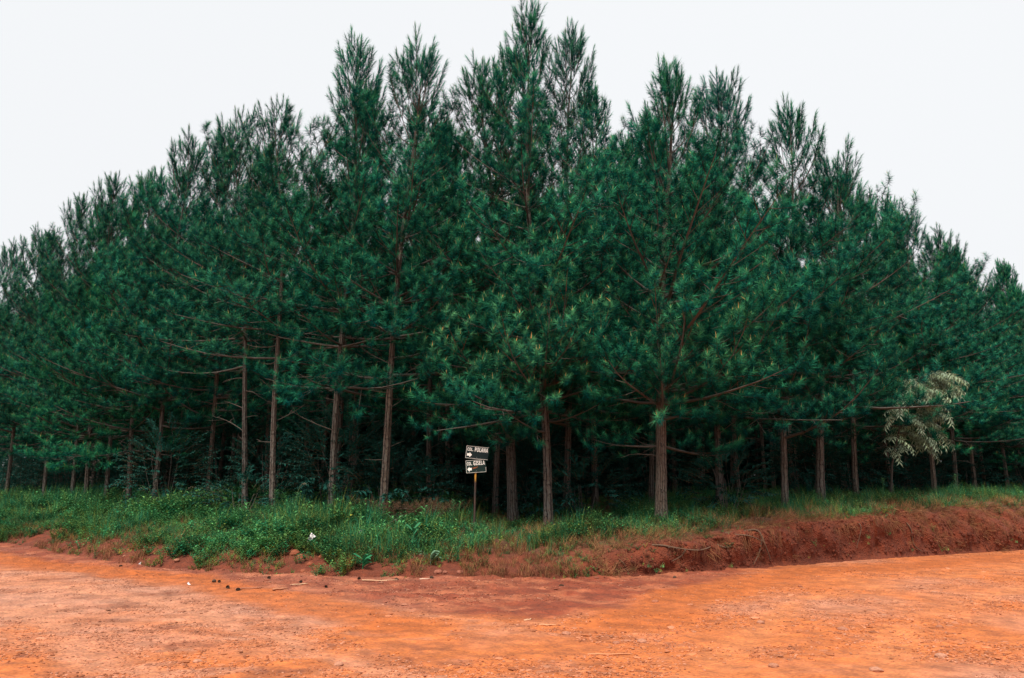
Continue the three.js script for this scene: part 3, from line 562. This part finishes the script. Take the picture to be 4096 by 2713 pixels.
// single plants that stand out
function tallWeed(seed, H, leaves, len, col) {
  const R = rng(seed), g = new THREE.Group(), b = new MB(), st = new MB(), pts = [V(0, -0.05, 0), V(0.01, H * 0.4, 0.01), V(0.02, H * 0.8, 0), V(0.03, H, 0.01)];
  st.tube(pts, [0.009, 0.008, 0.005, 0.003], 5, mul3(col, 0.9)); mesh('stem', st.build(), M.leaf, g);
  for (let k = 0; k < leaves; k++) { const f = k / leaves, { p } = along(pts, 0.25 + 0.75 * f), a = k * 2.4, e = lerp(0.2, 1.3, f * f); leafBlade(b, p, V(Math.cos(a), e, Math.sin(a)), UP, len * lerp(1, 0.45, f) * (0.85 + 0.3 * R()), len * 0.17, mul3(col, 0.85 + 0.3 * R())); }
  mesh('leaves', b.build(), M.leaf, g);
  return g;
}
{
  const at = (o, x, z, name) => { o.position.set(x, groundY(x, z), z); return top(o, name); };
  [[-5.55, -18.6, 0.72], [-4.95, -18.3, 0.66], [-4.5, -18.1, 0.45], [-4.1, -18.2, 0.95], [-9.9, -21.3, 0.9], [-1.3, -17.4, 0.7], [-12.6, -23, 0.7], [9.6, -20.6, 0.75], [12.5, -22.4, 0.8]].forEach(([x, z, h], k) =>
    tag(at(tallWeed(60 + k, h, 26, 0.2, [0.075, 0.2, 0.09]), x, z, 'tall_weed'), k < 4 ? 'tall leafy spike of weed at the top of the grassy slope' : k === 5 ? 'tall leafy weed close to the sign post' : 'tall leafy weed in the shade at the foot of the pines', 'weed', 'tall weed spikes on the bank'));
  const broad = (seed, n, len, wid, col, rise) => { const R = rng(seed), g = new THREE.Group(); for (let k = 0; k < n; k++) { const b = new MB(), a = k * 2.2 + R(), m = V(0, 0.03 + rise * (k / n), 0), d = V(Math.cos(a), 0.55 + 0.3 * R(), Math.sin(a)).normalize(), pts = [m, m.clone().addScaledVector(d, len * 0.4), m.clone().addScaledVector(d, len * 0.75).add(V(0, -len * 0.03, 0)), m.clone().addScaledVector(d, len).add(V(0, -len * 0.22, 0))], s = V(-Math.sin(a), 0, Math.cos(a)), ws = [0.15, 1, 0.8, 0.02]; for (let j = 0; j < 3; j++) for (const q of [-1, 1]) { const A = pts[j], B = pts[j + 1], o = (w) => s.clone().multiplyScalar(q * w * wid * 0.5).add(V(0, w * wid * 0.12, 0)); b.tri(A, A.clone().add(o(ws[j])), B, col); b.tri(A.clone().add(o(ws[j])), B.clone().add(o(ws[j + 1])), B, col); } mesh('leaf', b.build(), M.leaf, g); } const st = new MB(); st.tube([V(0, -0.06, 0), V(0, 0.06 + rise, 0)], [0.012, 0.008], 5, col); mesh('stem', st.build(), M.leaf, g); return g; };
  tag(at(broad(1, 7, 0.3, 0.1, [0.16, 0.3, 0.2], 0.1), -1.5, -14.9, 'broad_leaved_plant'), 'pale grey-green rosette plant near the foot of the slope', 'plant');
  tag(at(broad(2, 8, 0.3, 0.09, [0.035, 0.22, 0.1], 0.15), -2.72, -14.75, 'broad_leaved_plant'), 'dark green broad leaved plant over bare red soil', 'plant');
  tag(at(broad(3, 10, 0.32, 0.08, [0.05, 0.22, 0.1], 0.35), -1.95, -15.9, 'broad_leaved_plant'), 'bright green upright broad leaved plant part way up the slope', 'plant');
  // feathery grass heads
  [[-10.9, -22.1, 0.25], [-10.5, -22.2, 0.4], [-10.0, -22, -0.3], [-8.9, -21.2, 0.5], [-7.4, -19.9, -0.2], [-5.2, -18.9, 0.35]].forEach(([x, z, l], k) => {
    const g = new THREE.Group(), R = rng(k + 5), pts = [V(0, -0.05, 0), V(l * 0.15, 0.4, 0), V(l * 0.5, 0.75, 0.05)], b = new MB(); b.tube(pts, [0.005, 0.004, 0.003], 3, [0.2, 0.24, 0.1]); mesh('stalk', b.build(), M.dry, g);
    const h = new MB(); for (let j = 0; j < 40; j++) { const f = j / 40, p = pts[2].clone().add(V(l * 0.45 * f, 0.2 * f - 0.16 * f * f, 0)); h.tri(p, p.clone().add(V(0.006, 0, 0.006)), p.clone().add(V(l * 0.1 + (R() - 0.5) * 0.05, 0.02 - 0.07 * R(), (R() - 0.5) * 0.06)), [0.5, 0.42, 0.3]); } mesh('seed_head', h.build(), M.dry, g);
    tag(at(g, x, z, 'plume_grass'), 'thin grass stalk with a pale nodding seed head', 'grass stalk', 'pale seed heads above the slope');
  });
}
// heap of dry brown pine branches under the pine
{
  const R = rng(31);
  [[-2.9, -17.9, 0.4], [-2.4, -18.0, 2.6], [-1.9, -18.2, 1.1], [-1.5, -18.5, 3.6], [-2.2, -18.6, 5.2]].forEach(([x, z, a], k) => {
    const g = new THREE.Group(), b = new MB(), pts = limbCurve(V(0, 0.02, 0), 0, 0.55, 1.3, -0.5, R, 5), l = []; b.tube(pts, [0.016, 0.014, 0.012, 0.009, 0.007, 0.005], 5, [1, 1, 1]); mesh('stem', b.build(), M.deadwood, g);
    for (let j = 0; j < 6; j++) { const { p, d } = along(pts, 0.3 + 0.7 * (j / 6)); d.applyAxisAngle(UP, (j % 2 ? 1 : -1) * (0.4 + 0.5 * R())); d.y -= 0.15; l.push([basis(p, d, UP, 0.5 + 0.3 * R()), [0.75, 0.8, 0.85]]); }
    instanced('brown_needles', brownTwig, M.dry, l, g);
    g.position.set(x, groundY(x, z), z); g.rotation.y = a;
    tag(top(g, 'fallen_branch'), 'fallen pine branch with dry brown needles', 'branch', 'heap of dry branches on the bank');
  });
}
// pale leaved sapling among the pines
{
  const g = new THREE.Group(), R = rng(8), b = new MB(), l = [], spray = leafSpray(88, { n: 16, L: 0.45, len: 0.14, wid: 0.032, col: [0.34, 0.45, 0.35], droop: 0.22 });
  const st = [V(0, -0.1, 0), V(0.05, 1.0, 0.2), V(0.2, 2.0, 0.5), V(0.45, 2.9, 0.9), V(0.6, 3.5, 1.1)]; b.tube(st, [0.035, 0.03, 0.024, 0.016, 0.008], 6, [1, 1, 1]);
  for (let k = 0; k < 60; k++) { const { p } = along(st, 0.38 + 0.6 * R()), a = -1.4 + 4 * R(), pts = limbCurve(p, a, 0.5 * (R() - 0.2), 0.5 + 0.7 * R(), -0.8, R, 4); b.tube(pts, [0.009, 0.007, 0.006, 0.004, 0.003], 3, [1, 1, 1]); for (let j = 0; j < 6; j++) { const { p: q, d } = along(pts, 0.35 + 0.65 * (j / 5)), t = 0.65 + 0.6 * R(); d.applyAxisAngle(UP, (R() - 0.5) * 1.6); l.push([basis(q, d, UP, 0.8 + 0.4 * R()), [t, t, t * (0.8 + 0.2 * R())]]); } }
  mesh('stems', b.build(), M.wood, g); instanced('leaves', spray, M.leaf, l, g);
  g.position.set(11.2, groundY(11.2, -23.6), -23.6); tag(top(g, 'pale_sapling'), 'sapling with drooping pale whitish leaves among dark pines', 'sapling');
}

// ------------------------------------------------------------------ roots in the cut face
{
  const run = (q) => q.map(([x, d, o = 0.01]) => bankPoint(x, d, o));
  const root = (label, pts, r, side) => { const P = new THREE.CatmullRomCurve3(run(pts)).getPoints(16), b = new MB(); b.tube(P, P.map((_, k) => lerp(r, r * 0.35, k / 16) * (0.62 + 0.35 * hash(k, 3))), 6, [1, 1, 1]); const g = new THREE.Group(); mesh('root_stem', b.build(), M.root, g); (side ?? []).forEach((q) => { const c2 = new THREE.CatmullRomCurve3(run(q)).getPoints(10), b2 = new MB(); b2.tube(c2, c2.map((_, k) => lerp(r * 0.55, r * 0.2, k / 10)), 5, [1, 1, 1]); mesh('side_root', b2.build(), M.root, g); }); tag(top(g, 'exposed_root'), label, 'root', 'roots hanging from the earth cut'); };
  root('long level root jutting from the dark earth cut', [[2.55, 0.4, -0.03], [2.85, 0.34, 0.03], [3.1, 0.26, 0.05], [3.5, 0.24, 0.04], [4.0, 0.27, -0.02]], 0.032, [[[3.3, 0.25, 0.05], [3.22, 0.18, 0.05], [3.0, 0.12, 0.02]]]);
  root('thick forked root hooked down the earth cut', [[4.55, 0.6, -0.03], [4.85, 0.55, 0.03], [5.0, 0.36, 0.06], [5.05, 0.2, 0.06], [5.25, 0.05, 0.04]], 0.036, [[[5.03, 0.24, 0.06], [4.98, 0.12, 0.05], [4.85, 0.03, 0.03]], [[4.45, 0.5, 0.0], [4.7, 0.32, 0.05], [5.02, 0.22, 0.06]]]);
  root('thin wavy root hanging near the weedy end of the cut', [[1.95, 0.3, 0], [2.05, 0.2, 0.03], [2.12, 0.1, 0.03], [2.16, 0.03, 0.04]], 0.014);
  root('short root stub sticking out of the cut', [[4.1, 0.3, -0.04], [4.22, 0.26, 0.05], [4.35, 0.26, 0.02]], 0.026);
  root('slanting root low on the far part of the cut', [[7.6, 0.5, 0], [7.68, 0.25, 0.04], [7.6, 0.08, 0.03]], 0.02);
  root('curved root in the hollow of the far cut', [[9.1, 0.5, 0], [9.2, 0.25, 0.04], [9.3, 0.1, 0.04], [9.5, 0.04, 0.05]], 0.022);
  // clods crumbled from the cut, on the face and along its foot
  const R = rng(61), g = new THREE.IcosahedronGeometry(1, 0), c = []; for (let k = 0; k < g.attributes.position.count; k++) c.push(1, 1, 1); g.setAttribute('color', new THREE.Float32BufferAttribute(c, 3));
  const l = [], fine = [], strand = grassTuft(15, 9, 0.3, 0.5, [[0.2, 0.085, 0.035], [0.12, 0.05, 0.022]], 0.55);
  for (let k = 0; k < 4200; k++) {
    const x = 1.2 + 14 * R(), foot = R() < 0.3, d = foot ? -0.22 * R() * R() : 0.02 + 0.5 * R(), sz = 0.01 + 0.035 * Math.pow(R(), 3), t = 0.7 + 0.6 * R(), p = foot ? bankPoint(x, 0, -0.2 - d) : bankPoint(x, d, 0.005); if (cutOf(x) < R()) continue;
    if (foot) p.y = roadY(p.x, p.z) + sz * 0.4;
    l.push([basis(p, V(R() - 0.5, R() - 0.5, R() - 0.5), V(R(), 1, R()), 1).scale(V(sz, sz * (0.6 + 0.5 * R()), sz * (0.6 + 0.6 * R()))), mul3([0.16, 0.034, 0.013], t)]);
    if (k % 13 === 0) { const q = bankPoint(x, 0.24 + 0.5 * R(), 0.02); fine.push([basis(q, V(1, 0, 0.2 * (R() - 0.5)), V(0, 0.2, 1).lerp(V(0, -1, 0.5), 0.85), 0.6 + 0.7 * R()), [t, t, t]]); }
  }
  tag(top(instanced('earth_clods', g, M.stone, l), 'earth_clods'), 'dark red clods crumbling from the earth cut', 'clods', null, 'stuff');
  tag(top(instanced('rootlets', strand, M.dry, fine), 'rootlets'), 'fine brown rootlets trailing down the earth cut', 'rootlets', null, 'stuff');
}

// ------------------------------------------------------------------ road sign
{
  const g = new THREE.Group();
  const X = -0.83, Z = -17.6; g.position.set(X, groundY(X, Z), Z); const y0 = g.position.y;
  const b = new MB(), P = []; for (let k = 0; k <= 25; k++) { const y = -0.25 + k * 0.082; P.push(V(0.028 * (y / 1.7), y, 0)); }
  b.tube(P, P.map(() => 0.023), 12, (k, j) => { const n = hash(k, j % 12), y = -0.25 + k * 0.082; return y > 1.08 && y < 1.3 && n < (y > 1.16 ? 0.93 : 0.5) ? [0.5, 0.24, 0.025] : n < 0.2 ? [0.075, 0.034, 0.02] : n < 0.6 ? [0.045, 0.026, 0.02] : [0.032, 0.024, 0.022]; });
  const pm = new THREE.MeshStandardMaterial({ vertexColors: true, roughness: 0.8, metalness: 0.1 });
  mesh('post', b.build(), pm, g);
  const face = (w, h, words, arrow, worn) => {
    const c = document.createElement('canvas'), S = 1400; c.width = Math.round(w * S); c.height = Math.round(h * S); const x = c.getContext('2d'), R = rng(words.length);
    x.fillStyle = worn ? '#03221f' : '#02191d'; x.fillRect(0, 0, c.width, c.height);
    for (let k = 0; k < 260; k++) { x.fillStyle = `rgba(${R() < 0.5 ? '10,55,52' : '1,18,20'},${0.04 + 0.1 * R()})`; x.beginPath(); x.ellipse(R() * c.width, R() * c.height, 4 + 40 * R(), 2 + 14 * R(), R() * 3, 0, 7); x.fill(); }
    x.strokeStyle = '#e6e1da'; x.lineWidth = 9; const m = 8;
    x.beginPath(); x.moveTo(c.width - m, m); x.lineTo(m, m); x.lineTo(m, c.height - m); x.lineTo(c.width - m, c.height - m); if (worn) x.lineTo(c.width - m, c.height * 0.6); x.stroke();
    x.fillStyle = worn ? '#03221f' : '#02191d'; for (const [a, q] of [[0.32, 0], [0.46, 1], [0.71, 0], [0.6, 1], [0.2, 1]]) x.fillRect(a * c.width, q ? c.height - 17 : 1, 6, 15);
    x.fillStyle = '#efeae4'; x.textBaseline = 'alphabetic';
    const put = (t, px, py, size, width) => { x.save(); x.font = `bold ${size}px sans-serif`; const q = x.measureText(t).width; x.translate(px, py); x.scale(width / q, 1); x.fillText(t, 0, 0);  x.restore(); };
    put('COL.', 0.05 * c.width, 0.40 * c.height, 0.36 * c.height, 0.27 * c.width);
    put(words, (worn ? 0.37 : 0.37) * c.width, 0.42 * c.height, 0.46 * c.height, (worn ? 0.58 : 0.6) * c.width);
    x.save(); x.translate(0.06 * c.width, 0.7 * c.height); if (arrow < 0) { x.translate(0.22 * c.width, 0); x.scale(-1, 1); }
    const u = 0.22 * c.width, v = 0.2 * c.height; x.beginPath(); x.moveTo(0, -v * 0.48); x.lineTo(u * 0.5, -v * 0.48); x.lineTo(u * 0.46, -v); x.lineTo(u, 0); x.lineTo(u * 0.52, v * 1.05); x.lineTo(u * 0.5, v * 0.5); x.lineTo(0, v * 0.5); x.fill(); x.restore();
    if (worn) for (let k = 0; k < 70; k++) { const f = R(); x.fillStyle = `rgba(${150 + 40 * R()},${70 + 25 * R()},${28 + 20 * R()},${0.35 + 0.4 * R()})`; x.beginPath(); x.ellipse((0.3 + 0.27 * f + 0.02 * R()) * c.width, (0.66 - 0.1 * f + 0.1 * (R() - 0.5)) * c.height, 4 + 14 * R(), 3 + 5 * R(), -0.3, 0, 7); x.fill(); }
    for (let k = 0; k < 40; k++) { x.fillStyle = `rgba(120,60,30,${0.2 + 0.4 * R()})`; const e = R() < 0.5; x.fillRect(R() * c.width, e ? 0 : c.height - 5 * R() - 3, 3 + 12 * R(), 3 + 4 * R()); }
    const t = new THREE.CanvasTexture(c); t.colorSpace = THREE.SRGBColorSpace; return t;
  };
  const back = new THREE.MeshStandardMaterial({ color: new THREE.Color().setRGB(0.2, 0.19, 0.18), roughness: 0.6, metalness: 0.6 });
  const panel = (w, h, words, arrow, worn, px, py, tilt, yaw, label) => {
    const fm = new THREE.MeshStandardMaterial({ map: face(w, h, words, arrow, worn), roughness: 0.92 });
    const p = mesh('sign_plate', new THREE.BoxGeometry(w, h, 0.004), [back, back, back, back, fm, back], g); p.position.set(px, py, 0.034); p.rotation.set(0, yaw, tilt); p.userData.label = label;
    for (const q of [-1, 1]) { const bolt = mesh('bolt', new THREE.CylinderGeometry(0.008, 0.008, 0.008, 8).rotateX(Math.PI / 2), back, p); bolt.position.set(0.0, q * h * 0.36, 0.005); }
  };
  panel(0.505, 0.275, 'POLANA', 1, false, 0.055, 1.72, -0.1, -0.05, 'upper green plate tilted down to the right, reading COL. POLANA');
  panel(0.445, 0.28, 'GISELA', -1, true, 0.03, 1.425, 0.07, 0.05, 'lower green plate with rust smear, reading COL. GISELA');
  tag(top(g, 'road_sign'), 'rusty roadside post carrying two dark green direction plates', 'sign');
}

// ------------------------------------------------------------------ stones, cones, sticks and litter
function rockGeo(seed, flat, col) {
  const g = new THREE.IcosahedronGeometry(1, 1), p = g.attributes.position, c = [], v = V(0, 0, 0);
  for (let k = 0; k < p.count; k++) { v.fromBufferAttribute(p, k); const n = 0.72 + 0.5 * fbm(v.x * 1.3 + seed * 9 + 20, v.y * 1.3 + v.z * 1.7 + 30, 3); v.multiplyScalar(n); v.y *= flat; p.setXYZ(k, v.x, v.y, v.z); const t = 0.85 + 0.3 * fbm(v.x * 3 + 9, v.z * 3 + seed, 2); c.push(col[0] * t, col[1] * t, col[2] * t); }
  g.setAttribute('color', new THREE.Float32BufferAttribute(c, 3)); g.computeVertexNormals(); return g;
}
{
  const R = rng(99);
  const peb = [1, 2, 3, 4].map((k) => { const g = new THREE.IcosahedronGeometry(1, k % 2), p = g.attributes.position, c = [], v = V(0, 0, 0); for (let q = 0; q < p.count; q++) { v.fromBufferAttribute(p, q); const n = 0.7 + 0.6 * noise(v.x * 1.5 + k * 7 + 10, v.z * 1.5 + v.y * 2 + 20); p.setXYZ(q, v.x * n, v.y * n * 0.42, v.z * n); c.push(1, 1, 1); } g.setAttribute('color', new THREE.Float32BufferAttribute(c, 3)); g.computeVertexNormals(); return g; });
  const l = [[], [], [], []];
  for (let n = 0; n < 110000; n++) {
    const z = -6.2 - 15 * Math.pow(R(), 1.6), x = (R() * 2 - 1) * (-z * 0.7 + 1), big = n % 12 === 0, q = landAt(x, z); if (q.d > 0.05) continue;
    const field = fbm(x * 0.9 + 2, z * 1.1 + 6, 4);
    if (field < 0.4 + 0.2 * R() || (bandZone(x, z) > 0.5 && R() < 0.85) || (trackZone(x, z) > 0.4 && R() < 0.7) || (redZone(x, z) > 0.5 && R() < 0.45)) continue;
    const s = big ? 0.014 + 0.034 * Math.pow(R(), 3) : 0.005 + 0.009 * R(), t = 0.7 + 0.55 * R(), own = roadColor(x, z), base = mix3(own, R() < 0.55 ? [0.62, 0.31, 0.2] : [0.26, 0.085, 0.045], big ? 0.55 * R() : 0.75 * R());
    const m = basis(V(x, roadY(x, z) + s * (big ? 0.02 : 0.2), z), V(Math.cos(n), 0.25 * (R() - 0.5), Math.sin(n)), UP, 1).scale(V(s * (1 + 0.7 * R()), s * (big ? 0.7 : 1.5), s)); l[n % 4].push([m, mul3(base, t)]);
  }
  l.forEach((q, k) => tag(top(instanced('gravel', peb[k], M.stone, q), 'gravel'), 'loose red gravel scattered over the dirt road', 'gravel', 'gravel of the road', 'stuff'));
  const rock = (x, z, s, flat, col, label, group, sink = 0.25) => { const m = mesh('stone', rockGeo(Math.floor(R() * 50), flat, col), M.stone); m.scale.setScalar(s); m.position.set(x, groundY(x, z) + s * flat * (0.5 - sink), z); m.rotation.y = R() * 6; tag(top(m, 'stone'), label, 'stone', group); };
  const red = [0.34, 0.1, 0.045];
  [[-4.25, -15.75, 0.12], [-4.05, -15.5, 0.1], [-3.85, -15.35, 0.07], [-3.75, -15.05, 0.07], [-3.62, -15.35, 0.07], [-3.8, -14.75, 0.07], [-3.2, -14.8, 0.06]].forEach(([x, z, s], k) => rock(x, z, s, 0.75, red, k < 2 ? 'large orange-red rock lodged in the weeds below the white rag' : 'small orange-red rock among weeds low on the slope', 'rocks on the grassy slope', 0.45));
  [[-1.33, -14.55, 0.075], [-0.93, -14.5, 0.06], [-1.2, -14.5, 0.05]].forEach(([x, z, s]) => rock(x, z, s, 0.7, [0.36, 0.13, 0.08], 'small red rock at the foot of the slope below the sign', 'rocks at the foot of the slope'));
  [[-6.6, -15.9, 0.06], [-8.2, -17.1, 0.05]].forEach(([x, z, s]) => rock(x, z, s, 0.6, [0.4, 0.17, 0.1], 'flat pinkish rock at the weedy edge of the road', 'rocks at the weedy edge'));
  [[1.38, -8.73, 0.06], [2.0, -11.41, 0.05], [3.81, -9.45, 0.06], [1.09, -8.62, 0.04], [4.18, -8.05, 0.06], [4.63, -13.06, 0.04], [3.0, -9.9, 0.05], [-1.6, -7.63, 0.045], [-2.93, -7.7, 0.04], [2.4, -7.6, 0.05], [3.3, -7.5, 0.06], [-3.2, -9.4, 0.035], [0.6, -9.1, 0.05], [5.0, -9.6, 0.045]].forEach(([x, z, s]) => rock(x, z, s, 0.5, mix3([0.4, 0.14, 0.07], [0.6, 0.3, 0.19], R()), 'loose stone lying on the open dirt road', 'stones on the dirt road', 0.2));
  // pine cones
  const cg = new MB(); for (let k = 0; k < 9; k++) for (let j = 0; j < 8; j++) { const f = k / 8, a = j * 0.785 + k * 0.4, r = 0.034 * Math.sin(Math.PI * (0.12 + 0.8 * f)), p = V(0.1 * (f - 0.5), Math.cos(a) * r * 0.55, Math.sin(a) * r * 0.55), o = V(0.1 * (f - 0.5) + 0.02, Math.cos(a) * (r + 0.012), Math.sin(a) * (r + 0.012)), s = V(0, -Math.sin(a) * 0.011, Math.cos(a) * 0.011); cg.tri(p.clone().add(s), p.clone().sub(s), o, [0.05, 0.028, 0.018], [0.05, 0.028, 0.018], [0.1, 0.055, 0.032]); cg.tri(p.clone().add(s), o, o.clone().add(s.multiplyScalar(0.6)), [0.07, 0.04, 0.025]); }
  const core = new MB(); core.tube([V(-0.05, 0, 0), V(-0.02, 0, 0), V(0.02, 0, 0), V(0.055, 0, 0)], [0.012, 0.026, 0.024, 0.006], 7, [0.045, 0.025, 0.016]);
  const coneG = mergeGeometries([cg.build(), core.build()]);
  [[-4.9, -15.35], [-4.25, -14.2], [-5.06, -13.77], [-4.95, -13.74], [-4.5, -12.88], [-4.27, -12.7], [-2.68, -14.2], [-2.0, -14.12], [0.8, -13.28], [2.84, -14.2], [-3.53, -13.6], [-7.73, -16.0], [-1.39, -14.1], [-3.0, -13.1]].forEach(([x, z]) => { const m = mesh('pine_cone', coneG, M.dry); m.position.set(x, groundY(x, z) + 0.018, z); m.rotation.y = R() * 6; m.scale.setScalar(0.55 + 0.2 * R()); tag(top(m, 'pine_cone'), 'dark open pine cone lying on the red dirt', 'pine cone', 'pine cones on the dirt road'); });
  // sticks
  const stick = (x, z, L, r, a, bent, col, label, fork) => { const g = new MB(), pts = [0, 1, 2, 3, 4].map((k) => V((k / 4 - 0.5) * L, r * 0.7 + (k % 2) * r * 0.4, bent * Math.sin((k / 4) * Math.PI) * L)); g.tube(pts, [r, r * 1.05, r * 0.9, r * 0.75, r * 0.5], 6, col); if (fork) g.tube([pts[2], pts[2].clone().add(V(L * 0.25, r, L * 0.18))], [r * 0.7, r * 0.4], 5, col); const m = mesh('stick', g.build(), M.dry); m.position.set(x, groundY(x, z), z); m.rotation.y = a; tag(top(m, 'stick'), label, 'stick', 'sticks on the dirt road'); };
  const pale = [0.5, 0.3, 0.18];
  stick(0.95, -8.08, 0.42, 0.011, 0.05, 0.04, [0.5, 0.2, 0.09], 'long straight orange stick lying on the road');
  stick(-2.28, -14.0, 0.6, 0.013, 0.05, 0.18, pale, 'pale curved root lying on the road below the slope', true);
  stick(-1.5, -14.15, 0.22, 0.014, 0.2, 0.02, [0.55, 0.38, 0.28], 'short pale stick at the foot of the slope');
  stick(-3.5, -13.35, 0.4, 0.012, 0.8, 0.1, pale, 'pale forked root on dark red earth', true);
  stick(-4.15, -12.95, 0.5, 0.016, 0.5, 0.06, [0.3, 0.11, 0.06], 'reddish broken branch on dark red earth', true);
  stick(-3.62, -12.7, 0.25, 0.016, 0.7, 0.05, [0.4, 0.17, 0.09], 'stubby reddish root piece beside the broken branch');
  stick(0.19, -10.03, 0.16, 0.012, 1.0, 0.2, pale, 'small pale bent root on the road');
  stick(0.42, -9.61, 0.2, 0.012, -0.2, 0.12, [0.5, 0.25, 0.13], 'small orange forked root on the road', true);
  stick(0.3, -9.75, 0.15, 0.009, 0.1, 0.02, [0.5, 0.2, 0.09], 'small straight orange stick beside the forked root');
  stick(-5.75, -14.35, 0.22, 0.008, 0.1, 0.05, [0.25, 0.09, 0.05], 'thin brown twig on the orange sand');
  // litter
  const rag = (w, h, x, z, a, lift, label, tilt) => { const g = new THREE.PlaneGeometry(w, h, 10, 10), p = g.attributes.position; for (let k = 0; k < p.count; k++) p.setZ(k, (fbm(p.getX(k) * 22 + x * 3 + 40, p.getY(k) * 22 + 9, 3) - 0.5) * w * 0.9); for (let k = 0; k < p.count; k++) { const f = p.getY(k) / h + 0.5; p.setX(k, p.getX(k) * lerp(0.25, 1, f)); } g.computeVertexNormals(); const m = mesh('litter', g, new THREE.MeshStandardMaterial({ color: new THREE.Color().setRGB(0.72, 0.68, 0.7), roughness: 0.7, side: THREE.DoubleSide })); m.position.set(x, groundY(x, z) + lift, z); m.rotation.set(tilt, a, -0.6); tag(top(m, 'litter'), label, 'litter'); };
  rag(0.12, 0.2, -4.0, -15.95, 0.2, 0.25, 'crumpled white plastic rag caught in the weeds', -0.3);
  rag(0.07, 0.08, -3.1, -16.4, 0.3, 0.22, 'scrap of white paper in the grass', -0.4);
  rag(0.14, 0.08, -7.5, -16.35, 0.3, 0.03, 'crumpled white scrap at the weedy road edge', -1.2);
  rag(0.08, 0.05, -5.3, -13.31, 0.3, 0.015, 'flat white scrap on the orange sand', -1.4);
}
let tris = 0; scene.traverse((o) => { if (o.isMesh) { o.geometry.userData.seen ??= (tris += (o.geometry.index ? o.geometry.index.count : o.geometry.attributes.position.count) / 3); } });
console.log('triangles', Math.round(tris));
renderer.render(scene, camera);
